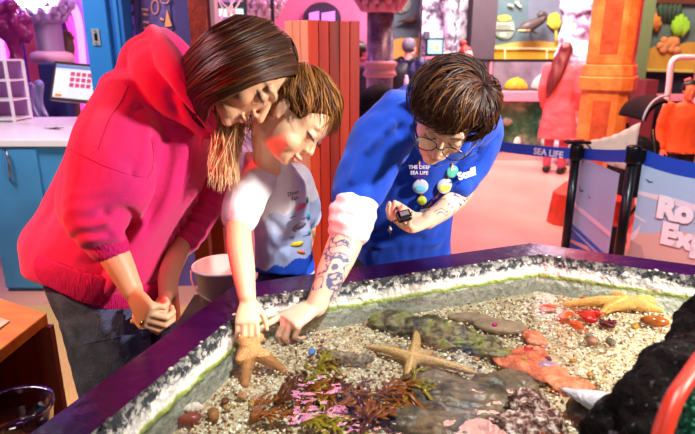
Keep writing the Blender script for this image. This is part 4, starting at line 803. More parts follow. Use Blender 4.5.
pl('sand_dune',[(0,0),(1,0),(1,.50),(.5,.52),(.35,.5),(.2,.44),(.05,.42),(0,.30)],.003,sandm); pl('dune_shade',[(0,0),(.45,0),(.3,.12),(.18,.2),(.12,.32),(.02,.34),(0,.34)],.005,dune); pl('foam_patch',[(0,.40),(.05,.45),(.08,.5),(.07,.42),(.04,.36),(0,.34)],.006,cloudm)
orc=mat('print_coral',S(236,150,120),.55)
for u in (.2,.27,.35,.42): pl('coral_print',[(u,.06),(u+.05,.06),(u+.055,.13),(u+.04,.10),(u+.028,.15),(u+.018,.1),(u+.002,.13)],.006,orc)
gull(pl,.10,.86,.04)
shd=mat('letter_shadow',S(150,120,140),.6)
pz=PY(661,198,3.0)
def btext(s,px,py,size):
    # place on the banner plane, left aligned at the seen pixel
    r=ray(px,py); n_=nr_b; o=at(0,0); t_=((o-CAM).dot(n_))/r.dot(n_); p=CAM+r*t_
    text('lettering_shadow',s,size,p+n_*.009+V((.004,0,-.006)),d,(0,0,1),shd,tb_,.0005,.011,align='LEFT'); text('lettering',s,size,p+n_*.011,d,(0,0,1),wht,tb_,.0008,.011,align='LEFT')
nr_b=nr; tb_=t
btext('Ro',658,207,.165); btext('Exp',662,233,.165)
# hanging draped cloth between posts (cream)
a=PY(640,122,3.9); b=PY(583,141,4.0); k=16; vs=[];fs=[]
for i in range(k+1):
    u=i/k; p=b.lerp(a,u); p=p+V((0,0,-.03*math.sin(math.pi*u))); w_=.02*math.sin(i*1.9)
    for j in range(7): v=j/6; vs.append(V((p.x,p.y+w_*v+.012*math.sin(i*2.3+j),p.z-v*(.06+.28*u))))
for i in range(k):
    for j in range(6): q=i*7+j; fs.append((q,q+1,q+8,q+7))
cl=M(); cl.add(vs,fs); clo=cl.build('draped_cloth',mat('cream_cloth',S(232,206,190),.8),smooth=True); clo.modifiers.new('s','SOLIDIFY').thickness=.004
tag(clo,'cream cloth slung between the left post and the stroller','cloth')
# stroller
sb=PY(645,108,4.3); sr=thing('stroller','black pushchair with rounded hood behind the barrier posts','pushchair',(sb.x+.05,4.4,0)); nf=mat('black_fabric',S(10,11,18),.75,spec=.2)
mb=M(); cx_,cz_=sb.x+.08,sb.z-.17
vs=[];fs=[]
for i in range(13):
    q=math.radians(5+i*7.5)
    for j in range(9):
        s_=(j-4)/4; vs.append(V((cx_-.15*math.cos(q)+.02,4.4+.2*s_,cz_+(.19-.03*s_*s_)*math.sin(q)+.07)))
for i in range(12):
    for j in range(8): w0=i*9+j; fs.append((w0,w0+1,w0+10,w0+9))
hb_=M(); hb_.add(vs,fs); ho=hb_.build('hood',nf,sr,True); ho.modifiers.new('s','SOLIDIFY').thickness=.02
mb=M(); mb.tube([V((cx_-.15*math.cos(math.radians(5+i*7.5))+.01,4.19,cz_+.20*math.sin(math.radians(5+i*7.5))+.07)) for i in range(13)],.008,6); mb.build('hood_piping',mat('piping_pale',S(170,190,220),.4),sr,True)
M().bb((cx_-.2,4.22,.45),(cx_+.06,4.58,cz_-.06)).build('seat_shell',nf,sr,bevel=.05)
for s_ in (-1,1):
    M().tube([V((cx_-.25,4.4+.2*s_,.15)),V((cx_+.05,4.4+.2*s_,.6)),V((cx_-.05,4.4+.2*s_,cz_+.02))],.014,8).build('frame_tube',bkm,sr,True)
    for x in (-.25,.25): M().lathe([(.0,-.02),(.12,-.02),(.12,.02),(.0,.02)],(cx_+x,4.4+.2*s_,.12),24,Matrix.Rotation(math.pi/2,3,'X')).build('wheel',bkm,sr)
# ------------------------------------------------------------------ people
def skin_mat(name):
    if name in MATS: return MATS[name]
    return mat(name,None,.42,attr=True,sub=.12,bump=.12,bscale=300,spec=.45)
skinm=skin_mat('skin')
hairm=mat('hair',None,.38,attr=True,spec=.3); hairb=mat('hair_base',None,.85,attr=True,spec=.1)
def frame(fw,upv):
    f=V(fw).normalized(); u=V(upv); u=(u-f*u.dot(f)).normalized(); r=f.cross(u); return Matrix((r,f,u)).transposed()
def premesh(mb,voxel,smooth):
    me=mb.mesh('t'); t=bpy.data.objects.new('t',me); C.objects.link(t); r=t.modifiers.new('r','REMESH'); r.mode='VOXEL'; r.voxel_size=voxel; s=t.modifiers.new('s','SMOOTH'); s.iterations=smooth; s.factor=.5
    bpy.context.view_layer.update(); m2=bpy.data.meshes.new_from_object(t.evaluated_get(bpy.context.evaluated_depsgraph_get())); bpy.data.objects.remove(t)
    r=[v.co.copy() for v in m2.vertices],[tuple(p.vertices) for p in m2.polygons]; bpy.data.meshes.remove(m2); return r
def head_prims(mb0,c,R,s=1,child=False,fine=True):
    c=V(c); A=lambda x,y,z: c+R@V((x*s,y*s,z*s)); mb=M()
    def E(p,r): mb.ell(A(*p),tuple(q*s for q in r),R,28,18)
    E((0,-.018,.030),(.073,.094,.084)); E((0,.022,-.012),(.063,.066,.088)); 
    if child:
        E((0,.030,.03),(.064,.062,.066)); E((0,.042,-.070),(.040,.038,.032)); E((0,.066,-.086),(.018,.014,.013))
        for q in(-1,1): E((q*.032,.050,-.040),(.029,.028,.030))
    else:
        E((0,.044,-.074),(.043,.041,.034)); E((0,.070,-.096),(.021,.016,.015))
        for q in(-1,1): E((q*.034,.055,-.028),(.023,.024,.027)); E((q*.040,.0,-.062),(.022,.038,.028))
    if fine: vs,fs=premesh(mb,.003*max(s,.8),16); mb0.add(vs,fs); mb=mb0
    else: mb0.add(mb.v,mb.f); mb=mb0
    if child:
        mb.cap(A(0,.084,.0),A(0,.096,-.026),.0075*s,.0105*s)
        for q in(-1,1): E((q*.009,.090,-.030),(.007,.008,.006))
    else:
        mb.cap(A(0,.083,.016),A(0,.108,-.026),.0065*s,.0100*s)
        for q in(-1,1): E((q*.0105,.096,-.031),(.0075,.009,.007))
    mb.cap(A(-.036,.073,.030),A(0,.081,.027),.0105*s,.012*s); mb.cap(A(.036,.073,.030),A(0,.081,.027),.0105*s,.012*s)
    for q in(-1,1): E((q*.031,.0745,.008),(.0155,.0135,.0125))
    ly=.087 if child else .088
    E((0,ly,-.056),(.021,.0095,.0055)); E((0,ly-.002,-.066),(.017,.009,.007))
    for q in(-1,1):
        E((q*.073,-.010,.000),(.008,.014,.024)); E((q*.078,-.018,.006),(.005,.010,.019)); E((q*.073,-.004,-.020),(.006,.007,.009))
def head_paint(co,cc,c,R,s,base,lip,brow,child=False):
    Rt=np.array(R).T; l=((co-np.array(c))@Rt.T)/s; x,y,z=l[:,0],l[:,1],l[:,2]; ax=np.abs(x); front=y>.05
    def mix(mask,col): 
        m=np.clip(mask,0,1)[:,None]; cc[:]=cc*(1-m)+np.array(col)*m
    ly=-.061; mix(np.where(front,np.clip(1.6-np.sqrt((x/.021)**2+((z-ly)/.0095)**2)*1.5,0,1),0)*.85,lip)
    mix(np.where(front&(ax<.019),np.clip(1-np.abs(z-ly-.0005+ (x*x)*3)/.0016,0,1),0),[q*.35 for q in lip])
    bz=.031-((ax-.030)**2)*12; mix(np.where(front&(ax>.012)&(ax<.05),np.clip(1.4-np.abs(z-bz)/.0035,0,1),0)*(.75 if not child else .4),brow)
    ez=.003+((ax-.031)**2)*16-.002; mix(np.where(front&(ax>.016)&(ax<.047),np.clip(1.5-np.abs(z-ez)/.0022,0,1),0),[.02,.01,.008])
    mix(np.where(front,np.exp(-((ax-.038)/.018)**2-((z+.028)/.018)**2),0)*.35,[base[0]*.95,base[1]*.55,base[2]*.5])
    mix(np.where(front,np.exp(-((ax)/.012)**2-((z+.03)/.010)**2),0)*.25,[base[0],base[1]*.6,base[2]*.55])
def lashes(c,R,s,m,par):
    mb=M(); A=lambda x,y,z: V(c)+R@V((x*s,y*s,z*s))
    for q in(-1,1):
        pts=[A(q*(.031+.0155*math.sin(u)*1.0),.0745+.0135*math.cos(u)*.98+.001,.001+.0035*math.sin(u)**2) for u in np.linspace(-1.25,1.25,12)]
        mb.tube(pts,[.0004]+[.0011*s]*10+[.0004],5)
        for u in np.linspace(-1.0,1.1,11):
            a=A(q*(.031+.0155*math.sin(u)),.0885-.004*abs(u),.001+.0035*math.sin(u)**2); b=a+R@V((q*.002*u*s,.0065*s,-.0035*s)); mb.tube([a,b],[.0005,.0001],4)
    return mb.build('eyelashes',m,par)
def hand_prims(mb, wrist, D, Nn, s, side, curls=(.4,.45,.5,.55), spread=.06, thumb=(.55,.75,.25), tr=1.0, straight_index=False, cup=.0, tcurl=.4):
    """D: towards fingers, Nn: palm normal (out of palm), side +1/-1 picks thumb side = D x N * side"""
    D=V(D).normalized(); Nn=V(Nn); Nn=(Nn-D*Nn.dot(D)).normalized(); T=D.cross(Nn)*side; w=V(wrist)
    A=lambda d,t,n: w+(D*d+T*t+Nn*n)*s
    rr=[ (A(-.01,0,0),T*.024*s,Nn*.018*s),(A(.02,.002,0),T*.030*s,Nn*.017*s),(A(.055,.002,.0),T*.040*s,Nn*.0155*s),(A(.088,0,0),T*.041*s,Nn*.013*s),(A(.098,0,0),T*.036*s,Nn*.010*s)]
    mb.loft(rr,20,3,sup=2.4)
    mb.cap(A(.015,.022,.006),A(.05,.030,.010),.017*s,.013*s)
    ln=[(.042,.026,.022),(.046,.030,.023),(.043,.028,.022),(.034,.021,.019)]; tips=[]
    for i in range(4):
        t=.031-.0205*i; st=A(.090-(.010 if i==3 else 0)-(.003 if i==0 else 0),t,0); cu=curls[i]; ang=0; p=st; lat=(1.5-i)*spread
        pts=[A(.07,t*.9,0),st]; rad=[.0095*tr*s,.0100*tr*s]
        for j,l_ in enumerate(ln[i]):
            ang+=cu*(1.0,1.15,.8)[j]; d=(D*math.cos(ang)+Nn*math.sin(ang)+T*lat*math.cos(ang)).normalized(); p=p+d*l_*s; pts.append(p); rad.append((.0088,.0080,.0066)[j]*tr*s*(1 if i<3 else .88))
        for a,b,r0,r1 in zip(pts[:-1],pts[1:],rad[:-1],rad[1:]): mb.cap(a,b,r0,r1,12)
        mb.ell(pts[2],(rad[2]*1.08,)*3,None,12,8); tips.append(p)
    td=(D*thumb[0]+T*thumb[1]+Nn*thumb[2]).normalized(); a=A(.022,.028,.004); b=a+td*.040*s; td2=(td+(D*.6-T*.7)*tcurl+Nn*.2*tcurl).normalized(); c_=b+td2*.032*s; td3=(td2+(D*.2-T*.6)*tcurl).normalized(); d_=c_+td3*.024*s
    mb.cap(a,b,.0135*s,.0115*s,12); mb.cap(b,c_,.0112*s,.0100*s,12); mb.cap(c_,d_,.0100*s,.0078*s,12)
    return tips
def fbm(co,sc,seed,st=(1,1,1)): return vnoise(co,sc,seed,st)
def hairstrand(c,R,s,pts): return [V(c)+R@(V(p)*s) for p in pts]
SK=lambda *a: np.array(S(*a)[:3])

def march(c,R,s,wh,n,el,cen,lr,stop,swirl,rr,colset,seed,lift,jit=.008):
    random.seed(seed); wh=wh.normalized(); a,b_=orth(wh); polys=[];rads=[];cols=[]
    for k in range(n):
        q=random.uniform(-math.pi,math.pi); t0=abs(random.gauss(0,.75))+.03; L_=random.uniform(*lr); cl=noise.noise(V((math.cos(q)*2.2,math.sin(q)*2.2,t0*2+seed)))
        ex=random.uniform(.001,.008)+max(0,cl)*.012; pts=[]; ang=q; t=t0; step=L_/9/.095; lifted=lift*(1+cl); jz=V((0,0,random.gauss(0,jit))); wob=random.gauss(0,jit*28)
        for i in range(10):
            dv=(wh*math.cos(t)+(a*math.cos(ang)+b_*math.sin(ang))*math.sin(t)); e_=ex+lifted*math.sin(min(1,i/9)*math.pi*.85)*.6
            l=V((dv.x*(el[0]+e_),cen[0]+dv.y*(el[1]+e_),cen[1]+dv.z*(el[2]+e_)))
            if i and stop(l+jz): break
            pts.append(l); t=min(t+step,2.9); ang+=swirl*step*.35+cl*step*1.3+wob*step*math.cos(i*.7+k)
        if len(pts)<3: continue
        polys.append([V(c)+R@(p*s) for p in pts]); rads.append(random.uniform(*rr)); cols.append(random.choice(colset))
    return polys,rads,cols
# ---- WOMAN in the pink hoodie ------------------------------------------------
W=thing('person','woman in a pink hoodie bending over the pool rim, hands clasped, looking at the starfish','person',(-.52,1.3,0))
wc_=P(250,75,1.32); wR=frame(cv(.44,-.86,.16),cv(.88,.45,.10)); ws=1.0
mb=M(); head_prims(mb,wc_,wR,ws)
nk=P(204,80,1.42)
mb.limb([wc_+wR@V((0,-.025,-.03)),wc_+wR@V((0,-.04,-.09)),nk,P(172,110,1.53)],[.052,.046,.046,.06])
mb.loft([(P(172,105,1.55),cv(.05,-.06,0),cv(0,0,.06)),(P(150,140,1.55),cv(.10,-.03,0),cv(0,0,.09)),(P(115,220,1.55),cv(.11,0,0),cv(0,0,.09)),(P(95,285,1.52),cv(.10,0,0),cv(0,0,.10))],20)
# legs
hp=P(104,292,1.50); 
for dy_,kx in ((-.06,-.545),(.10,-.50)):
    h_=hp+V((0,dy_,0)); mb.limb([h_,V((kx,1.26+dy_,.50)),V((-.56,1.34+dy_*1.2,.10))],[.075,.055,.040]); mb.limb([V((-.56,1.34+dy_*1.2,.06)),V((-.47,1.28+dy_*1.2,.035))],[.036,.028])
# near arm
mb.limb([P(130,120,1.44),P(95,212,1.36),P(103,235,1.31),P(118,262,1.30),P(132,290,1.30)],[.045,.042,.040,.034,.0255],sub=4)
wrR=P(133,292,1.30); dR=(P(152,322,1.25)-wrR)
hand_prims(mb,wrR,dR,cv(.75,-.1,-.60),.90,-1,curls=(.85,.9,.95,1.0),thumb=(.7,.5,.35),tr=1.0)
# far arm
wrL=P(168,294,1.43); mb.limb([P(200,130,1.66),P(205,200,1.66),P(186,235,1.56),P(170,272,1.46),wrL],[.042,.036,.030,.028,.024],sub=4)
hand_prims(mb,wrL,(P(158,324,1.36)-wrL),cv(-.55,-.15,.75),.88,1,curls=(.95,.95,1.0,1.0),thumb=(.6,.4,.5),tr=1.0)
wb=SK(238,180,142)
def wcol(co):
    cc=np.tile(wb,(len(co),1)); k=fbm(co,30,3)[:,None]; cc=cc*(1+.06*k); head_paint(co,cc,wc_,wR,ws,wb,SK(206,96,96),SK(88,52,36)); return cc
wbody=blob(mb,'body',skinm,W,.0032,4,color=wcol)
lashes(wc_,wR,ws,blk,wbody)
# hoodie
hood_m=mat('hoodie_pink_cotton',S(226,38,118),.85,var=.06,vscale=30,bump=.25,bscale=420,spec=.2,sheen=.3); rib_m=mat('hoodie_rib',S(214,32,110),.9,bump=.6,bscale=300,stretch=(1,1,.15),spec=.2)
mb=M()
tors=[(P(80,278,1.50),cv(.125,-.035,0),cv(0,.0,.16)),(P(96,246,1.50),cv(.185,-.02,0),cv(0,0,.16)),(P(118,200,1.51),cv(.20,.03,0),cv(0,0,.14)),(P(136,155,1.51),cv(.195,.05,0),cv(0,0,.135)),(P(146,118,1.50),cv(.165,-.0,0),cv(0,0,.135)),(P(160,92,1.51),cv(.11,-.05,0),cv(0,0,.11)),(P(176,80,1.51),cv(.06,-.05,0),cv(0,0,.08))]
mb.loft(tors,36,6,sup=2.2)
# drape of the front, hanging away from the belly
mb.loft([(P(186,128,1.50),cv(.05,.02,0),cv(0,0,.09)),(P(184,165,1.48),cv(.07,.03,0),cv(0,0,.11)),(P(170,205,1.47),cv(.065,.03,0),cv(0,0,.115)),(P(146,250,1.47),cv(.055,.02,0),cv(0,0,.14)),(P(128,282,1.47),cv(.06,-.01,0),cv(0,0,.13)),(P(112,290,1.48),cv(.05,-.02,0),cv(0,0,.13))],30,5)
# near sleeve
mb.limb([P(128,112,1.43),P(120,150,1.38),P(112,185,1.33),P(100,212,1.30),P(103,232,1.29),P(106,241,1.295)],[.095,.115,.112,.085,.060,.047],n=28)
mb.limb([P(78,178,1.42),P(82,205,1.36),P(95,225,1.32)],[.05,.06,.05],n=20)
# far sleeve
mb.limb([P(196,122,1.66),P(208,160,1.64),P(206,195,1.62),P(195,222,1.59),P(184,240,1.55)],[.08,.066,.058,.048,.038],n=24)
# hood bunched round the neck
mb.limb([P(213,128,1.375),P(203,112,1.33),P(188,92,1.30),P(176,72,1.31),P(166,52,1.38),P(157,38,1.46)],[.012,.020,.026,.030,.034,.026],n=20)
mb.limb([P(206,128,1.40),P(192,112,1.38),P(174,96,1.38),P(160,76,1.40),P(150,60,1.44)],[.03,.045,.055,.060,.055],n=20)
mb.limb([P(214,118,1.56),P(208,96,1.62),P(192,70,1.62),P(168,48,1.56),P(155,38,1.48)],[.02,.035,.045,.045,.03],n=20)
mb.limb([P(134,78,1.48),P(142,60,1.48),P(150,44,1.49),P(153,32,1.49)],[.05,.055,.042,.018],n=20); mb.ell(P(128,90,1.49),(.075,.08,.055))
seg=lambda co,a,b: (np.clip(((co-np.array(a))@np.array(b-a))/((b-a).length_squared),0,1))
def segd(co,a,b):
    u=seg(co,a,b)[:,None]; return np.linalg.norm(co-(np.array(a)+u*np.array(b-a)),axis=1)
folds=[(P(152,120,1.33),P(150,175,1.26),.010,.012),(P(100,150,1.30),P(145,172,1.25),-.006,.012),(P(172,95,1.33),P(186,180,1.36),-.012,.010),(P(186,180,1.34),P(150,270,1.33),.010,.016),(P(160,150,1.36),P(158,230,1.34),-.012,.012),(P(78,208,1.27),P(116,214,1.22),-.008,.007),(P(80,222,1.27),P(116,225,1.23),.007,.007),(P(84,232,1.27),P(114,236,1.24),-.006,.006),(P(66,150,1.34),P(90,160,1.30),-.006,.006),(P(66,150,1.34),P(148,178,1.24),-.005,.004),(P(160,62,1.38),P(194,112,1.33),-.010,.005),(P(122,82,1.42),P(176,108,1.34),-.007,.004),(P(140,105,1.34),P(100,155,1.28),-.006,.005),(P(157,140,1.34),P(152,235,1.34),-.018,.010),(P(118,95,1.38),P(92,150,1.33),-.008,.004),(P(62,170,1.4),P(40,250,1.38),-.006,.012),(P(60,255,1.36),P(112,268,1.34),-.006,.010)]
def hfold(co):
    d=fbm(co,7,2,(1,1,.5))*.010+fbm(co,20,4,(1,1,.6))*.0028
    for a,b,h,w_ in folds:
        dist=segd(co,a,b); d=d+1.15*h*np.exp(-(dist/(w_*1.6))**2)
    sl=np.exp(-(segd(co,P(100,215,1.28),P(103,238,1.26))/.05)**2); ax_=np.array((P(105,241,1.29)-P(98,205,1.30)).normalized()); d=d+sl*.006*np.sin((co@ax_)*190+fbm(co,14,8)*3)
    sl=np.exp(-(segd(co,P(200,205,1.55),P(184,238,1.52))/.05)**2); d=d+sl*.005*np.sin((co@np.array((P(184,240,1.55)-P(203,200,1.6)).normalized()))*200+fbm(co,14,8)*3)
    return d
hd=blob(mb,'hoodie',hood_m,W,.0048,3,disp=hfold)
mb=M(); a=P(103,234,1.293); b=P(111,248,1.298); mb.limb([a,(a+b)/2,b],[.046,.043,.041],n=28); c1=blob(mb,'cuff',rib_m,hd,.003,1,disp=lambda co:np.sin((co@np.array(cv(.8,.6,.2)))*600)*.0006)
mb=M(); a=P(187,234,1.57); b=P(180,243,1.55); mb.limb([a,b],[.040,.036],n=24); blob(mb,'cuff',rib_m,hd,.003,1)
mb=M(); mb.loft([(P(92,284,1.495),cv(.145,-.075,0),cv(0,.0,.172)),(P(98,272,1.495),cv(.165,-.07,0),cv(0,0,.18)),(P(102,262,1.495),cv(.165,-.06,0),cv(0,0,.178))],40,4); blob(mb,'hem_band',rib_m,hd,.004,2,disp=lambda co:fbm(co,14,3)*.005)
for (a,b) in ((P(205,120,1.40),P(200,146,1.39)),): M().tube([a,a.lerp(b,.5)+V((.004,0,0)),b],.003,6).build('drawstring',hood_m,hd,True)
from mathutils.bvhtree import BVHTree
bvh_=BVHTree.FromPolygons([v.co+OFF[hd] for v in hd.data.vertices],[tuple(p.vertices) for p in hd.data.polygons])
def seam(pts,r=.0009,lift=.0002,nm='seam'):
    pp=[]
    for (x0,y0),(x1,y1) in zip(pts,pts[1:]):
        for k in range(8):
            u=k/8; h=bvh_.ray_cast(CAM,ray(x0+(x1-x0)*u,y0+(y1-y0)*u).normalized())
            if h[0] is not None and (not pp or (h[0]-pp[-1]).length<.05): pp.append(h[0]+h[1]*lift)
    if len(pp)>3: M().tube(pp,r,5).build(nm,mat('seam_thread',S(186,20,84),.9),hd,True)
seam([(120,80),(128,86),(122,100),(110,118),(102,138),(98,152)]); seam([(66,148),(84,156),(104,166),(126,174),(146,178)]); seam([(178,74),(192,96),(206,116),(213,128)]); seam([(152,140),(154,156),(152,170),(146,180)])
# jeans
jm=noisemix('dark_denim',[(.3,S(38,42,72)),(.5,S(66,74,114)),(.7,S(94,102,146))],18,.75,.5,260)
mb=M(); mb.loft([(P(92,268,1.50),cv(.125,-.01,0),cv(0,0,.14)),(P(104,296,1.50),cv(.130,-.01,0),cv(0,0,.15)),(P(118,330,1.50),cv(.120,-.0,0),cv(0,0,.14))],28,4)
for dy_,kx in ((-.06,-.545),(.10,-.50)):
    h_=hp+V((0,dy_,0)); mb.limb([h_+V((.02,0,-.04)),V((kx,1.26+dy_,.50)),V((-.56,1.34+dy_*1.2,.13))],[.105,.078,.060],n=22)
jn=blob(mb,'jeans',jm,W,.005,2,disp=lambda co:fbm(co,12,3)*.005+fbm(co,40,2)*.0015)
from mathutils.bvhtree import BVHTree
bvj=BVHTree.FromPolygons([v.co+OFF[jn] for v in jn.data.vertices],[tuple(p.vertices) for p in jn.data.polygons])
mb=M(); q=[(66,296),(122,302),(124,336),(84,344)]
for a,b in zip(q,q[1:]):
    pts=[]
    for k in range(13):
        u=k/12; h=bvj.ray_cast(CAM,ray(a[0]+(b[0]-a[0])*u,a[1]+(b[1]-a[1])*u).normalized())
        if h[0] is not None: pts.append(h[0]+h[1]*.0008)
    if len(pts)>2: mb.tube(pts,.0011,5)
mb.build('pocket_stitching',mat('stitch_blue',S(64,70,100),.8),jn)
for dy_ in (-.06,.10):
    mb=M(); mb.limb([V((-.57,1.35+dy_*1.2,.05)),V((-.49,1.29+dy_*1.2,.045)),V((-.44,1.26+dy_*1.2,.035))],[.048,.045,.035]); sh=blob(mb,'shoe',mat('shoe_white',S(220,215,215),.5),W,.006,2)
# hair
dk_=tuple(SK(46,24,14)); md_=tuple(SK(78,44,26)); ld_=tuple(SK(140,88,50)); bl_=tuple(SK(242,200,130)); bl2_=tuple(SK(255,236,184))
mb=M(); mb.ell(wc_+wR@V((0,-.022,.030)),(.079,.096,.086),wR,32,20); mb.ell(wc_+wR@V((0,-.052,-.02)),(.074,.070,.085),wR,28,18); mb.limb([wc_+wR@V((.02,-.06,-.03)),P(206,82,1.36),P(192,80,1.40)],[.060,.050,.036],20)
def notface(c,R,s,mb_): pass
hair_root=blob(mb,'hair',hairb,W,.004,3,color=lambda co:np.tile(np.array(dk_),(len(co),1)))
# carve the cap away from the face by pulling it inward
def carve(o,c,R,s,lim):
    me=o.data; off=OFF[o]; Rt=R.transposed()
    for v in me.vertices:
        l=Rt@(v.co+off-V(c))/s
        if lim(l): v.co=(V(c)+R@(V((l.x*.80,min(l.y*.72,.05),l.z*.80))*s))-off
carve(hair_root,wc_,wR,ws,lambda l: l.y>.030 and l.z<(.078 if l.x<.02 else .055))
random.seed(21); polys=[];rads=[];cols=[]
def hs(ph,th,ex=0): # point on hair ellipsoid, ph azimuth from +y to +x, th from top
    rx,ry,rz_=.082+ex,.100+ex,.090+ex; return V((rx*math.sin(th)*math.sin(ph),-.022+ry*math.sin(th)*math.cos(ph),.030+rz_*math.cos(th)))
nape=P(186,74,1.46)
ELc,ELr=V((0,-.022,.028)),V((.083,.101,.091))
def proj(p,ex):
    q=p-ELc; k_=math.sqrt((q.x/(ELr.x+ex))**2+(q.y/(ELr.y+ex))**2+(q.z/(ELr.z+ex))**2); return ELc+q/k_
def crv(pts,f):
    x=f*(len(pts)-1); i_=min(int(x),len(pts)-2); u=x-i_; return P(*[pts[i_][q]*(1-u)+pts[i_+1][q]*u for q in range(3)])
cA=[(293,74,1.275),(293,62,1.27),(286,38,1.275),(266,20,1.29),(236,15,1.33)]
cM=[(258,82,1.215),(258,74,1.200),(248,52,1.205),(232,36,1.225),(212,27,1.285)]
cN=[(232,94,1.222),(228,86,1.205),(216,68,1.212),(206,52,1.235),(196,42,1.30)]
cE=[(212,105,1.25),(200,99,1.25),(190,88,1.26),(184,74,1.29),(181,60,1.335)]
for k in range(1100):
    f=random.random(); j_=lambda a: random.uniform(-a,a); dp=random.uniform(0,.012)
    w_=[crv(c__,max(0,min(1,f+j_(.02)))) for c__ in (cA,cM,cN,cE)]; w_=[p-BK*(dp-.004) +cv(0,j_(.002),j_(.002)) for p in w_]
    w_+=[w_[-1]+cv(-.022,-.016,-.05),w_[-1]+cv(-.05,-.035,-.12)]
    w_=[w_[0]+cv(.004,.0,-.025)]+w_; w_,_=smooth_path(w_,[1]*len(w_),4); polys.append(w_); rads.append(random.uniform(.0010,.0024)); c_=random.random(); cols.append(((dk_ if c_<.7 else md_),(md_ if c_<.8 else ld_)))
for k in range(330):    # far side, combed over the crown
    phs=-random.uniform(.55,2.5); pts=[]; ex=random.uniform(-.003,.006)
    for i in range(9):
        q=i/8; th=.12+1.8*q; pts.append(hs(phs-(.5*q),th,ex))
    w_=[V(wc_)+wR@(p*ws) for p in pts]; w_,_=smooth_path(w_,[1]*len(w_),2); polys.append(w_); rads.append(random.uniform(.0014,.003)); cols.append((dk_,md_))
for k in range(260):    # hanging lengths, dark at root, blond at the ends
    a=wc_+wR@(V((random.uniform(-.06,-.01),random.uniform(-.03,.05),random.uniform(-.11,-.02)))*ws); a=P(random.uniform(214,246),random.uniform(96,120),random.uniform(1.36,1.42)); u=random.random()
    ex_=random.uniform(206,240); ey=random.uniform(160,196)-(abs(ex_-222)*.5); 
    if random.random()<.12: ex_=random.uniform(238,262); ey=random.uniform(125,160)
    e=P(ex_,ey,random.uniform(1.36,1.42)); m1=a.lerp(e,.4)+cv(.006*random.uniform(-1,1),0,0); m2=a.lerp(e,.75)+cv(random.uniform(-.006,.006),0,0)
    w_,_=smooth_path([a,m1,m2,e],[1]*4,4); polys.append(w_); rads.append(random.uniform(.0009,.0021)); cols.append((random.choice([ld_,bl_,bl_]),bl2_))
for k in range(40):
    a=V(wc_)+wR@(hs(random.uniform(.5,1.0),random.uniform(1.0,1.5),.002)*ws); e=P(random.uniform(240,262),random.uniform(105,135),1.46); w_,_=smooth_path([a,a.lerp(e,.5)+cv(-.008,0,.0),e],[1]*3,4)
    if k<6: polys.append(w_); rads.append(.0008); cols.append((md_,ld_))
strands(polys,rads,cols,'hair_strands',hairm,hair_root)
for (a,b) in ((P(147,318,1.235),0),): 
    mb=M(); mb.lathe([(.0095,-.0015),(.0105,0),(.0095,.0015)],P(143,322,1.262),20,frame(cv(0,0,1),dR.normalized())); 
mb.build('finger_ring',mat('gold',S(230,180,90),.2,1),W,True)

# ---- BOY ------------------------------------------------------------------------
B=thing('person','small boy in a white sea-print T-shirt reaching down to hold the starfish','person',(-.14,1.56,.33))
bc=P(293,119,1.37); bR=frame(cv(.66,-.72,.18),cv(.72,.66,.06)); bs=.95
mb=M(); head_prims(mb,bc,bR,bs,True)
bn=P(268,158,1.50); mb.limb([bc+bR@V((0,-.02,-.03)),bc+bR@V((0,-.03,-.06)),bn,P(270,178,1.56)],[.045,.040,.040,.045])
mb.loft([(P(273,178,1.585),cv(.05,0,0),cv(0,0,.04)),(P(281,215,1.61),cv(.055,0,0),cv(0,0,.05)),(P(284,245,1.63),cv(.055,0,0),cv(0,0,.055)),(P(286,292,1.68),cv(.055,0,0),cv(0,0,.05))],20)
mb.limb([P(256,178,1.53),P(240,212,1.44),P(239,240,1.385),P(243,268,1.335),P(247,297,1.295)],[.032,.033,.032,.029,.021],sub=4)
wrB=P(247,299,1.294); tipsB=hand_prims(mb,wrB,(P(247,330,1.25)-wrB),cv(-.15,-.25,-.9),.66,1,curls=(.40,.5,.5,.5),thumb=(.7,.6,.3),tr=1.12,tcurl=.35)
mb.limb([P(298,182,1.66),P(306,225,1.72),P(302,262,1.74)],[.034,.031,.022]); hand_prims(mb,P(302,266,1.74),cv(-.1,-1,0),cv(-1,0,0),.6,1)
hb_p=P(286,290,1.70)
for dx_ in (-.05,.055): mb.limb([hb_p+V((dx_,0,0)),V((hb_p.x+dx_,hb_p.y+.0,.60)),V((hb_p.x+dx_,hb_p.y+.02,.39))],[.06,.042,.032]); mb.limb([V((hb_p.x+dx_,hb_p.y+.02,.37)),V((hb_p.x+dx_,hb_p.y-.07,.355))],[.028,.022])
bb_=SK(246,192,154)
def bcol(co):
    cc=np.tile(bb_,(len(co),1)); head_paint(co,cc,bc,bR,bs,bb_,SK(226,120,110),SK(150,100,60),True); return cc
bbody=blob(mb,'body',skinm,B,.0030,4,color=bcol); lashes(bc,bR,bs,mat('lash_brown',S(60,34,22),.6),bbody)
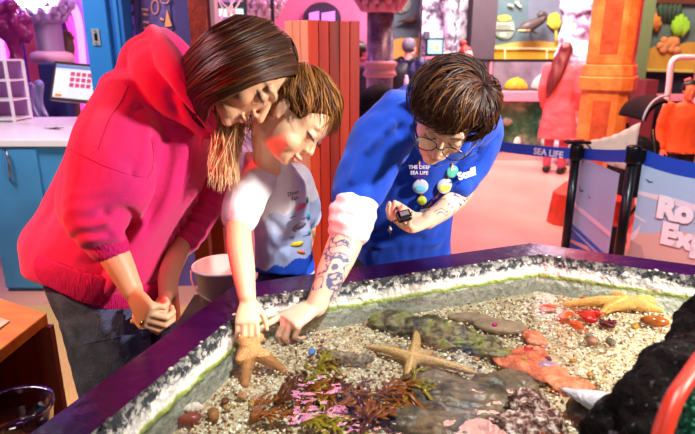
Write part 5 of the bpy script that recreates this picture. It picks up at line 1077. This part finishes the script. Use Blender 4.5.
# shirt
tm=mat('tshirt_white',S(242,240,250),.85,bump=.15,bscale=300,attr=True,spec=.2)
mb=M(); tor=[(P(267,156,1.51),cv(.056,-.012,0),cv(0,0,.055)),(P(272,169,1.565),cv(.078,-.012,0),cv(0,0,.062)),(P(277,185,1.59),cv(.088,0,0),cv(0,0,.075)),(P(281,215,1.61),cv(.082,0,0),cv(0,0,.083)),(P(284,245,1.63),cv(.082,0,0),cv(0,0,.088)),(P(285,272,1.65),cv(.085,-.005,0),cv(0,0,.09))]
mb.loft(tor,32,5,sup=2.2); mb.limb([P(262,174,1.54),P(249,192,1.48),P(243,208,1.445),P(241,216,1.43)],[.050,.052,.052,.050],n=24); mb.limb([P(296,178,1.63),P(305,200,1.68),P(306,215,1.70)],[.045,.045,.045],n=20)
def tfold(co):
    d=fbm(co,16,2,(1,1,.5))*.005+fbm(co,40,6)*.0016
    for a,b,h,w_ in ((P(258,190,1.48),P(262,245,1.52),-.008,.009),(P(262,215,1.52),P(292,240,1.54),-.006,.008),(P(262,228,1.52),P(286,256,1.54),.006,.008),(P(268,250,1.54),P(290,246,1.54),-.004,.006)):
        d=d+h*np.exp(-(segd(co,a,b)/(w_*1.5))**2)
    return d
cw,csk,cmid,cdeep=SK(246,244,250),SK(196,212,246),SK(150,180,240),SK(34,84,214)
wv=[P(284,176,1.5),P(310,276,1.6)]
def imgy(co): # distance down the shirt front
    rel=co-np.array(P(282,160,1.6)); d=np.array((P(285,272,1.66)-P(282,160,1.6))); return rel@d/(d@d)
def imgx(co): return (co-np.array(P(282,200,1.6)))@np.array([1.,0,0])
def tcol(co):
    v=imgy(co); x=imgx(co); cc=np.tile(cw,(len(co),1)); out=np.array([seg(co,P(255,180,1.53),P(241,214,1.468))]).T; arm=(segd(co,P(255,186,1.52),P(241,214,1.468))<.062)&(x<-.065)
    t1=.42-.9*x+.03*np.sin(x*90); m=(v>t1)&~arm; cc[m]=csk; m2=(v>.60+.02*np.sin(x*80))&~arm; cc[m2]=cmid*.5+csk*.5; m3=(v>.86-.9*x+.02*np.sin(x*110))&~arm; cc[m3]=cdeep; 
    m4=(v>.99-.2*x)&~arm; cc[m4]=SK(230,222,236); return cc
sh=blob(mb,'tshirt',tm,B,.0038,3,disp=tfold,color=tcol)
def onshirt(px,py,lift=.003):
    # shoot the seen direction onto the shirt surface
    me=sh.data; key='_bvh'
    global _bv
    try: _bv
    except NameError:
        from mathutils.bvhtree import BVHTree; _bv=BVHTree.FromPolygons([v.co+OFF[sh] for v in me.vertices],[tuple(p.vertices) for p in me.polygons])
    h=_bv.ray_cast(CAM,ray(px,py).normalized())
    if h[0] is None: return P(px,py,1.52),BK
    return h[0]+h[1]*lift,h[1]
def patch(px,py,rx,ry,rot,m,nm,depth=.003):
    pts=[];n=18; c_,nn=onshirt(px,py,.0012)
    for i in range(n):
        q=2*math.pi*i/n; a=rx*math.cos(q); b=ry*math.sin(q); p,_=onshirt(px+a*math.cos(rot)-b*math.sin(rot),py+a*math.sin(rot)+b*math.cos(rot),.0012); pts.append(p)
    mb=M(); mb.add([c_+nn*.0006]+pts,[(0,i+1,(i+1)%n+1) for i in range(n)]); o=mb.build(nm,m,sh,True); md=o.modifiers.new('s','SOLIDIFY'); md.thickness=.0008; return o
patch(300,207,5.5,2.6,-.5,mat('print_pink',S(240,120,150),.8),'pink_fish_print'); patch(304,204,2.2,1.6,-.5,mat('print_pink',S(240,120,150),.8),'pink_tail_print')
patch(299,226,7,2.8,-.45,mat('print_grey',S(136,130,150),.8),'grey_whale_print'); patch(294,230,2.4,1.2,.4,mat('print_grey',S(136,130,150),.8),'grey_tail_print')
patch(297,244,6.5,2.6,-.2,mat('print_yellow',S(244,226,50),.8),'yellow_submarine_print'); patch(301,252,4,1.8,.2,mat('print_orange',S(236,130,60),.8),'orange_crab_print'); patch(308,216,1.6,4,0,mat('print_aqua',S(70,180,220),.8),'aqua_print'); patch(307,200,1.2,3.5,0,mat('print_green',S(60,150,130),.8),'green_print'); patch(309,232,1.3,2.6,0,mat('print_aqua',S(70,180,220),.8),'aqua_print')
inkp=mat('print_ink_dark',S(40,40,60),.8)
for s_,px,py in (('Diver',293,193),('Fun',294.5,198)):
    p,nn=onshirt(px,py,.003); xd=(onshirt(px+4,py-1.2,.003)[0]-onshirt(px-4,py+1.2,.003)[0]).normalized(); yd=nn.cross(xd); text('print_lettering',s_,.016,p,xd,yd,inkp,sh,.0004)
for (a,b) in (((302,219),(307,217.5)),((289,238),(294,236.5)),((303,236),(308,235)),((296,216),(290,218)),((290,221),(287,224))):
    M().tube([onshirt(*a,.001)[0],onshirt(*b,.001)[0]],.0009,5).build('print_line',inkp,sh)
# trousers and shoes
mb=M(); mb.loft([(P(286,272,1.67),cv(.083,0,0),cv(0,0,.085)),(P(286,300,1.70),cv(.09,0,0),cv(0,0,.08))],24,4)
for dx_ in (-.05,.055): mb.limb([hb_p+V((dx_,0,-.02)),V((hb_p.x+dx_,hb_p.y,.60)),V((hb_p.x+dx_,hb_p.y+.02,.41))],[.075,.055,.048])
blob(mb,'shorts',mat('boy_trousers',S(40,52,120),.8,var=.4,vscale=20),B,.005,2)
for dx_ in (-.05,.055): mb=M(); mb.limb([V((hb_p.x+dx_,hb_p.y+.03,.372)),V((hb_p.x+dx_,hb_p.y-.08,.366))],[.036,.03]); blob(mb,'shoe',mat('shoe_white',S(220,215,215),.5),B,.005,2)
tag(M().bb((-.36,1.50,0),(.05,1.82,.33)).build('step_block',wo,bevel=.01),'wooden step block the boy stands on','step')
# hair: short, swept forward
mb=M(); mb.ell(bc+bR@(V((0,-.016,.040))*bs),(.078*bs,.100*bs,.088*bs),bR,32,20)
bd=tuple(SK(74,38,18)); bl3=tuple(SK(140,84,38)); bl4=tuple(SK(186,130,64)); bh=blob(mb,'hair',hairb,B,.004,2,color=lambda co:np.tile(np.array(bd),(len(co),1)))
carve(bh,bc,bR,bs,lambda l: (l.y>.045 and l.z<.044) or (l.z<.010 and l.y>-.03))
polys,rads,cols=march(bc,bR,bs,V((.10,-.50,.86)),1700,(.080,.103,.090),(-.016,.036),(.05,.11),lambda l:(l.y>.05 and l.z<.032+abs(l.x)*.1) or (l.z<.018 and l.y>-.02) or l.z<-.045,.25,(.0008,.0018),[(bd,bl3)]*5+[(bl3,bl4)]*3,41,.010)
strands(polys,rads,cols,'hair_strands',hairm,bh)

# ---- STAFF MEMBER -----------------------------------------------------------------
T_=thing('person','staff member in blue polo, glasses and tattooed forearm, pointing at the held starfish','person',(.22,2.0,0))
sc_=P(448,117,1.33); sR=frame(cv(-.28,-.82,.50),cv(.20,.47,.86)); ss=.94
mb=M(); head_prims(mb,sc_,sR,ss)
mb.limb([sc_+sR@V((0,-.03,-.04)),sc_+sR@V((0,-.05,-.09)),P(440,116,1.47),P(436,128,1.54)],[.058,.055,.06,.075])
mb.loft([(P(434,124,1.55),cv(.07,0,0),cv(0,.03,.035)),(P(420,168,1.71),cv(.09,0,0),cv(0,.02,.06)),(P(404,240,1.88),cv(.09,0,0),cv(0,0,.07)),(P(402,280,1.93),cv(.10,0,0),cv(0,0,.08))],20)
elR=P(354,214,1.50); wrS=P(316,306,1.425)
mb.limb([P(386,122,1.55),P(366,170,1.54),elR,P(344,245,1.485),P(332,272,1.455),wrS],[.055,.05,.046,.046,.040,.0275],sub=4)
dS=(P(272,330,1.345)-wrS); tips=hand_prims(mb,wrS,dS,cv(.25,-.75,-.55),.95,-1,curls=(.10,.85,.95,1.0),thumb=(.8,.45,.45),tr=1.0,tcurl=.5)
# index tip reaching to the starfish
mb.cap(tips[0],PZ(264,340,.868),.0066,.0062,12)
elL=P(464,190,1.73); wrT=P(427,221,1.57)
mb.limb([P(470,124,1.62),P(474,150,1.72),elL,P(448,206,1.65),wrT],[.040,.034,.032,.032,.025],sub=4)
hand_prims(mb,wrT,(P(393,229,1.50)-wrT),cv(.15,.9,.35),.92,1,curls=(.55,.6,.65,.7),thumb=(.75,.45,.6),tr=1.05,tcurl=.3)
hpS=P(402,268,1.92)
for dx_ in (-.09,.10): mb.limb([hpS+V((dx_,0,-.02)),V((hpS.x+dx_,hpS.y+.02,.48)),V((hpS.x+dx_,hpS.y+.08,.10))],[.095,.062,.042]); mb.limb([V((hpS.x+dx_,hpS.y+.08,.06)),V((hpS.x+dx_,hpS.y-.06,.035))],[.038,.028])
sb_=SK(242,192,164); ink=SK(86,92,128)
def scol(co):
    cc=np.tile(sb_,(len(co),1)); head_paint(co,cc,sc_,sR,ss,sb_,SK(206,110,104),SK(70,44,30))
    a=np.array(elR); b=np.array(wrS); ab=b-a; u=((co-a)@ab)/(ab@ab); dist=np.linalg.norm(co-(a+np.clip(u,0,1)[:,None]*ab),axis=1); zone=(u>.16)&(u<.93)&(dist<.07)
    n1=fbm(co,26,5); n2=fbm(co,60,9); line=(np.abs(n1)<.055)|(np.abs(n1-.28)<.035)|(np.abs(n1+.25)<.04)|((n1>.05)&(n1<.22)&(np.abs(n2)<.18)); body_=(fbm(co,13,2)>-.22)
    m=zone&line&body_; cc[m]=ink
    m=zone&body_&~line&(n1>.05); cc[m]=cc[m]*.72+ink*.28
    d2=segd(co,elL,P(446,203,1.60)); zone2=(d2<.06); m=zone2&((np.abs(n1)<.05)|(np.abs(n1-.3)<.04)); cc[m]=ink*.9
    dh=np.linalg.norm(co-np.array(P(293,321,1.39)),axis=1); k=np.exp(-(dh/.055)**2)[:,None]*.35; cc=cc*(1-k)+SK(240,140,140)*k
    return cc
sbody=blob(mb,'body',skinm,T_,.0030,4,color=scol); lashes(sc_,sR,ss,blk,sbody)
pm_=mat('polo_blue',S(22,74,204),.8,var=.08,vscale=30,bump=.3,bscale=350,spec=.2,sheen=.2)
mb=M(); tor=[(P(402,272,1.93),cv(.165,0,0),cv(0,0,.12)),(P(402,240,1.88),cv(.155,0,0),cv(0,0,.125)),(P(408,205,1.80),cv(.150,0,0),cv(0,.02,.13)),(P(418,170,1.70),cv(.155,-.01,0),cv(0,.05,.12)),(P(426,142,1.60),cv(.160,-.01,0),cv(0,.07,.10)),(P(434,122,1.53),cv(.135,0,0),cv(0,.06,.07)),(P(438,116,1.49),cv(.080,0,0),cv(0,.05,.05))]
mb.loft(tor,36,5,sup=2.2)
mb.limb([P(398,120,1.56),P(380,142,1.54),P(366,170,1.53),P(356,196,1.515),P(354,204,1.51)],[.080,.082,.078,.068,.062],n=26)
mb.limb([P(468,118,1.60),P(480,128,1.67),P(473,152,1.71),P(464,170,1.71),P(457,182,1.69)],[.074,.072,.066,.060,.054],n=26)
mb.limb([P(402,106,1.60),P(425,98,1.58),P(460,100,1.60)],[.045,.05,.045],n=20)
def pfold(co):
    d=fbm(co,11,7,(1,1,.5))*.012+fbm(co,30,4,(1,1,.6))*.004
    for a,b,h,w_ in ((P(386,135,1.45),P(372,190,1.43),-.009,.008),(P(400,130,1.48),P(384,200,1.6),-.014,.012),(P(392,125,1.47),P(368,150,1.45),.007,.008),(P(372,120,1.5),P(352,180,1.45),.006,.008),(P(398,205,1.66),P(440,150,1.5),-.006,.010),(P(370,232,1.76),P(420,236,1.76),-.005,.008),(P(372,246,1.78),P(440,242,1.78),.005,.008),(P(470,150,1.62),P(440,200,1.66),-.008,.010),(P(460,165,1.6),P(500,140,1.62),-.005,.007),(P(412,160,1.52),P(410,200,1.64),-.006,.006)):
        d=d+1.7*h*np.exp(-(segd(co,a,b)/(w_*1.5))**2)
    return d
po=blob(mb,'polo_shirt',pm_,T_,.0046,3,disp=pfold)
mb=M(); mb.limb([P(414,128,1.44),P(424,150,1.45),P(430,160,1.47)],[.014,.016,.012],n=14); mb.limb([P(470,120,1.46),P(462,150,1.48),P(436,163,1.49)],[.014,.016,.012],n=14); blob(mb,'collar',pm_,po,.004,2)
mb=M(); a=P(355,203,1.512); b=P(350,226,1.498); mb.limb([a,a.lerp(b,.5),b],[.064,.066,.061],n=28); blob(mb,'white_undersleeve',mat('undersleeve',S(240,226,232),.85,var=.1,vscale=20),T_,.004,2,disp=lambda co:fbm(co,28,3)*.006+np.sin((co@np.array(cv(.2,.9,0)))*210)*.0015)
from mathutils.bvhtree import BVHTree
bvp=BVHTree.FromPolygons([v.co+OFF[po] for v in po.data.vertices],[tuple(p.vertices) for p in po.data.polygons])
def onp(px,py,lift=.004,t=1.6):
    h=bvp.ray_cast(CAM,ray(px,py).normalized())
    return (h[0]+h[1]*lift,h[1]) if h[0] is not None else (P(px,py,t),BK)
def pin(px,py,rx,ry,m,lab,txt=None,m2=None):
    p,nn=onp(px,py,.009); nn=(nn+BK*1.5).normalized(); xd=V((1,0,0)); xd=(xd-nn*xd.dot(nn)).normalized(); yd=nn.cross(xd); R=Matrix((xd,yd,nn)).transposed(); t=(p-CAM).dot(FW); a=rx/560*t; b=ry/560*t
    mb=M(); mb.ell(p,(a,b,.004),R,24,8); o=mb.build('pin_badge',m,po,True); tag(o,lab)
    if m2: mb=M(); mb.ell(p+nn*.002-yd*b*.25,(a*.8,b*.5,.0035),R,20,8); mb.build('badge_picture',m2,o,True)
    if txt:
        for i,s_ in enumerate(txt): text('badge_lettering',s_,b*.55,p+nn*.0055+yd*b*(.38-.62*i),xd,yd,wht,o,.0003,.0002)
bn_=mat('badge_navy',S(70,44,150),.25); bc_=mat('badge_cyan',S(120,200,230),.25); by_=mat('badge_lime',S(210,210,60),.25); bp_=mat('badge_purple',S(86,50,150),.25); bg_=mat('badge_green',S(90,190,170),.25); bl_p=mat('badge_pale',S(190,200,226),.25)
pin(419.5,169,9.5,9,bn_,'large navy badge with white words',['THE DEEP','SEA LIFE']); pin(420,185,8,7.5,bl_p,'pale blue and white badge',None,bc_); pin(421.5,199,5,4.5,by_,'small lime badge',None,mat('badge_olive',S(150,170,50),.3)); pin(450,170,7,6.5,bg_,'green badge',['LIFE']); pin(443,184,8,8.5,bl_p,'pale lilac badge',None,mat('badge_yellow2',S(216,220,90),.3)); pin(436,199,6,3.5,bp_,'oval purple badge',None)
chn=mat('chain_copper',S(200,130,80),.35,.6)
for pts in (((419,160),(420,178),(421,193),(422,207)),((452,163),(447,177),(439,192),(430,203),(425,208))):
    mb=M(); mb.tube([onp(*q,.003)[0] for q in pts],.003,7); mb.build('badge_lanyard',chn,po,True)
p,nn=onp(431,209,.012); nn=(nn+BK*1.2).normalized(); xd=(V((1,0,0))+UP*.12); xd=(xd-nn*xd.dot(nn)).normalized(); yd=nn.cross(xd); Rn=Matrix((xd,yd,nn)).transposed(); nb=M().box(p,(.074,.021,.003),ax=Rn).build('name_badge',wht,po,bevel=.002); text('badge_lettering','SEA LIFE',.014,p+nn*.003,xd,yd,mat('badge_ink',S(24,40,120),.5),nb,.0003,.0003)
p,nn=onp(466,175,.005); xd=(onp(473,173,.005)[0]-onp(459,179,.005)[0]).normalized(); yd=nn.cross(xd).normalized(); text('sleeve_lettering','Staff',.033,p,xd,yd,wht,po,.0004,.0012,.15)
# glasses
gl_m=mat('wire_frame',S(60,56,70),.25,.9); A=lambda x,y,z: sc_+sR@V((x,y,z)); gt=bpy.data.objects.new('glasses',None); C.objects.link(gt); gt.parent=T_; OFF[gt]=OFF[T_]
mb=M(); lens=M()
for q in(-1,1):
    pts=[A(q*(.034+.0265*math.cos(u)),.099-.004*abs(math.cos(u)),-.004+.021*math.sin(u)) for u in np.linspace(0,6.283,26)]; mb.tube(pts,.0011,6); lens.add(pts[:-1],[tuple(range(25))]); mb.tube([A(q*.060,.096,.002),A(q*.076,.06,.008),A(q*.080,-.005,.010)],.0014,6)
mb.tube([A(-.009,.1,.002),A(0,.108,.006),A(.009,.1,.002)],.0012,6); g1=mb.build('glasses_frame',gl_m,T_); lens.build('lenses',gm,g1); bpy.data.objects.remove(gt)
# trousers
mb=M(); mb.loft([(P(402,262,1.92),cv(.15,0,0),cv(0,0,.12)),(P(402,290,1.94),cv(.16,0,0),cv(0,0,.13))],26,3)
for dx_ in (-.09,.10): mb.limb([hpS+V((dx_,0,-.04)),V((hpS.x+dx_,hpS.y+.02,.48)),V((hpS.x+dx_,hpS.y+.08,.12))],[.115,.085,.07])
blob(mb,'trousers',mat('black_trousers',S(20,20,28),.8),T_,.008,2)
for dx_ in (-.09,.10): mb=M(); mb.limb([V((hpS.x+dx_,hpS.y+.09,.05)),V((hpS.x+dx_,hpS.y-.08,.045))],[.05,.042]); blob(mb,'shoe',mat('black_leather',S(16,14,16),.4),T_,.007,2)
# handheld clicker with strap
cp=P(404,216,1.47); ck=thing('clicker','small black hand counter held in the staff member\'s left hand','clicker',cp); Rk=frame(cv(.1,.5,.85),cv(-.3,.8,-.4)); M().box(cp,(.040,.020,.030),ax=Rk).build('case',mat('clicker_black',S(16,14,18),.25),ck,bevel=.006)
M().box(cp+Rk@V((0,.011,.002)),(.024,.002,.012),ax=Rk).build('counter_window',mat('window_grey',S(120,120,136),.2),ck); M().lathe([(.006,0),(.006,.008)],cp+Rk@V((.012,0,.014)),12,Rk).build('button',steel,ck)
a=P(392,229,1.52); mb=M(); mb.tube([cp+V((-.015,0,-.01)),P(391,222,1.49),P(390,230,1.5),P(390,240,1.62)],.002,6); mb.build('strap',mat('strap_dark',S(40,34,50),.6),ck,True)
mb=M(); mb.lathe([(.005,-.002),(.007,0),(.005,.002)],P(390,230,1.5),14,Rk); mb.lathe([(.003,0),(.003,.02)],P(390,233,1.5),10); mb.build('lanyard_clip',steel,ck,True)
# hair: tousled, falling over the forehead
h0_,h1_,h2_,h3_=tuple(SK(36,14,10)),tuple(SK(62,30,18)),tuple(SK(108,62,32)),tuple(SK(160,110,62))
mb=M(); mb.ell(sc_+sR@V((0,-.024,.036)),(.088,.100,.068),sR,32,20); shr=blob(mb,'hair',hairb,T_,.005,2,disp=lambda co:fbm(co,18,3)*.008,color=lambda co:np.tile(np.array(h0_),(len(co),1)))
carve(shr,sc_,sR,ss,lambda l: (l.y>.040 and l.z<.070) or (l.z<.0 and l.y>-.01))
polys,rads,cols=march(sc_,sR,ss,V((-.42,-.10,.90)),1900,(.098,.106,.072),(-.024,.038),(.09,.19),lambda l:(l.y>.055 and l.z<.056-l.x*.42) or (l.z<-.02 and l.y>-.005) or l.z<-.075,.35,(.0010,.0022),[(h0_,h0_)]*5+[(h0_,h1_)]*6+[(h1_,h2_)]*4+[(h1_,h3_)]*2,43,.014,.017)
strands(polys,rads,cols,'hair_strands',hairm,shr)

# ---- background people ------------------------------------------------------------
def bgperson(label,px,pyfeet,Y,h,heading,coat,legs,hair,skin,coatlen=.5,hairlen=.0,arms='down',bun=False,zbase=0,group=None,backpack=None,hidefeet=False,bag=False):
    x=PY(px,pyfeet,Y).x; o=V((x,Y,zbase)); f=V((math.sin(heading),math.cos(heading),0)); r=V((f.y,-f.x,0)); u=V((0,0,1)); k=h/1.7
    T=thing('person',label,'person',o); A=lambda a,b,c: o+(r*a+f*b+u*c)*k
    hd_=Matrix((r,f,u)).transposed(); mb=M(); hc=A(0,.02,1.58); head_prims(mb,hc,hd_,k,False,False)
    mb.limb([hc,A(0,-.02,1.42),A(0,-.02,1.3)],[.05*k,.05*k,.06*k]); mb.loft([(A(0,0,1.4),r*.15*k,f*.08*k),(A(0,0,1.2),r*.15*k,f*.10*k),(A(0,0,.95),r*.14*k,f*.1*k)],16)
    hands=[]
    for s_ in(-1,1):
        mb.limb([A(.08*s_,0,.92),A(.09*s_,.02,.48),A(.09*s_,0,.08)],[.085*k,.055*k,.038*k]); mb.limb([A(.09*s_,0,.05),A(.10*s_,.13,.03)],[.035*k,.028*k])
        if arms=='down': pts=[A(.19*s_,0,1.38),A(.235*s_,-.03,1.10),A(.22*s_,.06,.86)]
        elif arms=='front': pts=[A(.19*s_,0,1.38),A(.23*s_,.0,1.12),A(.10*s_,.24,1.10)]
        else: pts=[A(.19*s_,0,1.38),A(.26*s_,-.02,1.14),A(.24*s_,.12,.92)]
        mb.limb(pts,[.045*k,.038*k,.026*k]); hands.append(pts); hand_prims(mb,pts[-1],(pts[-1]-pts[-2]),r*(-s_),.95*k,s_)
    base=SK(*skin); body=blob(mb,'body',skinm,T,.007,2,color=lambda co:(lambda cc:(head_paint(co,cc,hc,hd_,k,base,base*np.array([.8,.4,.4]),SK(50,30,24)),cc)[1])(np.tile(base,(len(co),1))))
    z0=1.40-coatlen; mb=M(); rings=[(A(0,-.01,1.44),r*.06*k,f*.06*k),(A(0,0,1.39),r*.19*k,f*.10*k),(A(0,0,1.25),r*.20*k,f*.13*k),(A(0,0,1.02),r*.165*k,f*.12*k)]
    if z0<.9: rings+= [(A(0,0,.85),r*.20*k,f*.15*k),(A(0,0,z0),r*.25*k,f*.19*k)]
    else: rings+=[(A(0,0,z0),r*.18*k,f*.135*k)]
    mb.loft(rings,26,4,sup=2.3)
    for pts in hands: q=pts[1].lerp(pts[2],.85); mb.limb([pts[0]-(r*0),pts[1],q],[.075*k,.062*k,.046*k],n=18)
    blob(mb,'coat' if coatlen>.6 else 'jacket',coat,T,.010,2,disp=lambda co:fbm(co,9,3)*.010+fbm(co,24,3)*.004)
    mb=M(); mb.loft([(A(0,0,1.0),r*.15*k,f*.11*k),(A(0,0,.86),r*.17*k,f*.12*k)],20,2)
    for s_ in(-1,1): mb.limb([A(.085*s_,0,.88),A(.095*s_,.02,.48),A(.095*s_,0,.12)],[.10*k,.07*k,.055*k],n=16)
    blob(mb,'trousers',legs,T,.010,2)
    for s_ in(-1,1): mb=M(); mb.limb([A(.095*s_,-.03,.05),A(.105*s_,.15,.04)],[.048*k,.038*k]); blob(mb,'shoe',mat('black_leather',S(16,14,16),.4),T,.008,1)
    mb=M(); mb.ell(A(0,-.005,1.615),(.086*k,.104*k,.095*k),hd_); 
    if hairlen: mb.loft([(A(0,-.05,1.62),r*.080*k,f*.05*k),(A(-.03,-.095,1.46),r*.10*k,f*.045*k),(A(-.08,-.150,1.44-hairlen*.5),r*.085*k,f*.03*k),(A(-.14,-.16,1.42-hairlen),r*.012*k,f*.008*k)],18,4)
    if bun: mb.ell(A(0,-.06,1.735),(.055*k,.05*k,.05*k))
    ho=blob(mb,'hair',hair,T,.008,1,disp=lambda co:fbm(co,26,3,(1,1,.2))*.008)
    carve(ho,hc,hd_,k,lambda l:(l.y>.035 and l.z<.072) or (l.z<.0 and l.y>-.01 and not hairlen) or (l.z<.0 and l.y>.0))
    return T,A,r,f,k
redc=mat('coral_coat',S(226,90,96),.8,var=.12,vscale=8); drk=mat('dark_trousers',S(40,26,44),.8); pkleg=mat('rose_trousers',S(190,80,104),.8); hb1=mat('hair_auburn',S(110,36,40),.4,var=.4,vscale=30,stretch=(1,1,.1)); hb2=mat('hair_black',S(30,16,22),.4,var=.4,vscale=30); hg=mat('hair_grey',S(116,112,130),.6,var=.4,vscale=40)
bgperson('woman in a long coral coat, back turned, standing by the display pool',553,172,7.35,1.66,.6,redc,pkleg,hb1,(236,170,160),.92,.42,'down')
T,A,r,f,k=bgperson('grey-haired man in a navy padded jacket with black backpack facing the lit screen',406,150,7.6,1.72,.75,mat('navy_puffer',S(30,34,84),.5,bump=1,bscale=22,stretch=(.1,.1,1)),mat('blue_jeans',S(52,84,140),.8),hg,(222,170,160),.48,0,'front')
mb=M(); mb.loft([(A(0,-.16,1.40),r*.11*k,f*.06*k),(A(0,-.22,1.30),r*.15*k,f*.10*k),(A(0,-.22,1.08),r*.16*k,f*.11*k),(A(0,-.18,.92),r*.14*k,f*.08*k)],22,4); bpk=blob(mb,'backpack',mat('backpack_black',S(14,13,26),.6),T,.012,2)
for s_ in(-1,1): M().limb([A(.10*s_,-.14,1.42),A(.12*s_,.02,1.46),A(.12*s_,.13,1.30),A(.13*s_,.10,1.05)],[.02,.02,.02,.015],8).build('shoulder_strap',mat('backpack_black',S(14,13,26),.6),bpk,True)
M().lathe([(.035,0),(.035,.16),(.02,.2),(.02,.22)],A(.15,-.24,1.04),14).build('water_bottle',mat('bottle_pale',S(200,190,214),.3),bpk,True)
bgperson('woman with red hair in a bun seen behind the staff member\'s head',460,150,7.4,1.62,2.6,mat('dusky_top',S(170,100,130),.8),drk,mat('hair_copper',S(150,50,46),.5,var=.4,vscale=30),(240,180,176),.5,0,'down',bun=True)
bgperson('dark-clad person mostly hidden behind the grey marble column',359,150,6.4,1.66,1.2,mat('black_jacket',S(22,18,34),.7),drk,hb2,(190,90,120),.6,0,'down')
bgperson('small dark-haired child between the man in navy and the staff member',407,150,6.4,1.20,2.5,mat('purple_jacket',S(54,40,110),.7),drk,hb2,(240,140,160),.5,0,'down')
T,A,r,f,k=bgperson('girl in an orange jumper with dark side ponytail behind the barrier at right',671,200,5.3,1.30,3.35,mat('orange_jumper',S(240,104,60),.85,bump=.4,bscale=60),mat('black_leggings',S(18,14,20),.8),hb2,(240,140,110),.56,0,'down')
M().limb([A(-.09,-.05,1.62),A(-.16,-.05,1.58),A(-.18,-.02,1.42),A(-.16,.0,1.32)],[.03,.045,.04,.012],14).build('ponytail',hb2,T,True); M().limb([A(.02,.0,1.715),A(.06,.0,1.70)],[.016,.012],8).build('hair_bow',mat('bow_pink',S(240,110,120),.6),T,True)
bgperson('adult in a lavender top cut off by the right edge of the view',703,200,5.7,1.60,2.9,mat('lavender_top',S(190,150,196),.8),drk,mat('hair_maroon',S(90,24,44),.5),(226,150,150),.6,.2,'down')
tag(M().limb([PY(368,109,4.6),PY(374,101,4.6),PY(386,103,4.6),V((PY(388,108,4.6).x,4.6,.6))],[.10,.12,.10,.10],16).build('pushchair_hood',nf,smooth=True),'dark rounded pushchair hood between wooden pillar and marble column base','pushchair')
# ------------------------------------------------------------------ lights
def area(name,loc,tgt,size,power,col,spread=180,shape='DISK'):
    l=bpy.data.lights.new(name,'AREA'); l.energy=power; l.color=col; l.size=size; l.shape=shape; l.spread=math.radians(spread); o=bpy.data.objects.new(name,l); C.objects.link(o); o.location=loc; o.rotation_euler=(V(tgt)-V(loc)).to_track_quat('-Z','Y').to_euler(); return o
def spot(name,loc,tgt,power,col,ang=50,rad=.05,blend=.5):
    l=bpy.data.lights.new(name,'SPOT'); l.energy=power; l.color=col; l.spot_size=math.radians(ang); l.spot_blend=blend; l.shadow_soft_size=rad; o=bpy.data.objects.new(name,l); C.objects.link(o); o.location=loc; o.rotation_euler=(V(tgt)-V(loc)).to_track_quat('-Z','Y').to_euler(); return o
area('key_lamp',(1.62,.68,1.95),(-.05,1.45,1.15),.16,31,(1,.93,.85),120)
spot('pool_lamp',(.75,.55,3.5),(.35,1.15,.87),420,(1,.96,.9),34,.06,.4)
spot('red_stage_lamp',(-2.2,.45,2.55),(-.60,1.45,1.40),300,(1,.0,.0),25,.08)
spot('red_pillar_fill',(-.5,1.9,3.4),(.1,2.6,.9),160,(1,.12,.05),40,.06)  # separate spot added only to redden the wooden pillar
spot('amber_lamp',(-2.0,.3,2.8),(-1.0,1.3,.6),230,(1,.66,.25),34,.1)
area('magenta_wash',(-.2,5.6,4.2),(-.2,7.2,.8),1.6,120,(1,.34,.66))
area('white_hall_lamp',(1.6,6.4,4.2),(1.7,8.8,1.2),1.4,210,(1,.86,.94))
spot('orange_hall_lamp',(1.2,3.2,3.6),(2.35,5.3,1.2),680,(1,.42,.16),50,.2)
area('pink_floor_wash',(1.2,4.9,4.2),(1.2,5.2,0),1.6,150,(1,.46,.42))
spot('coral_lamp',(2.2,5.2,3.8),(2.2,7.5,.9),450,(1,.22,.20),50,.2)
area('violet_room_lamp',(-3.2,5.6,4.0),(-3.4,6.8,1.4),1.2,75,(.62,.22,1))
area('counter_fill',(-2.1,2.3,3.0),(-2.0,3.6,.8),.7,60,(1,.93,.98))  # unseen light added to brighten the blue counter front
spot('banner_fill',(1.5,1.3,2.6),(2.15,3.1,.55),260,(.93,.97,1),48,.1)  # added spot that whitens the banner and its letters
spot('red_floor_fill',(3.0,5.0,3.9),(2.05,4.75,0),900,(1,.01,.02),36,.1)  # added red light, tints the floor behind the barrier posts
area('cool_fill',(-.6,-.6,2.6),(-.1,1.4,1.1),.8,5,(.75,.8,1))
area('mural_fill',(2.0,7.7,3.9),(2.6,9.3,1.5),1.0,190,(1,.9,.8))  # extra unseen light, added to lift the dark central mural
area('mural_fill',(3.6,6.6,3.9),(4.4,8.6,1.4),.8,120,(1,.85,.6))
spot('amber_lamp',(-2.3,1.5,3.3),(-1.45,2.6,0),330,(1,.72,.38),40,.1)
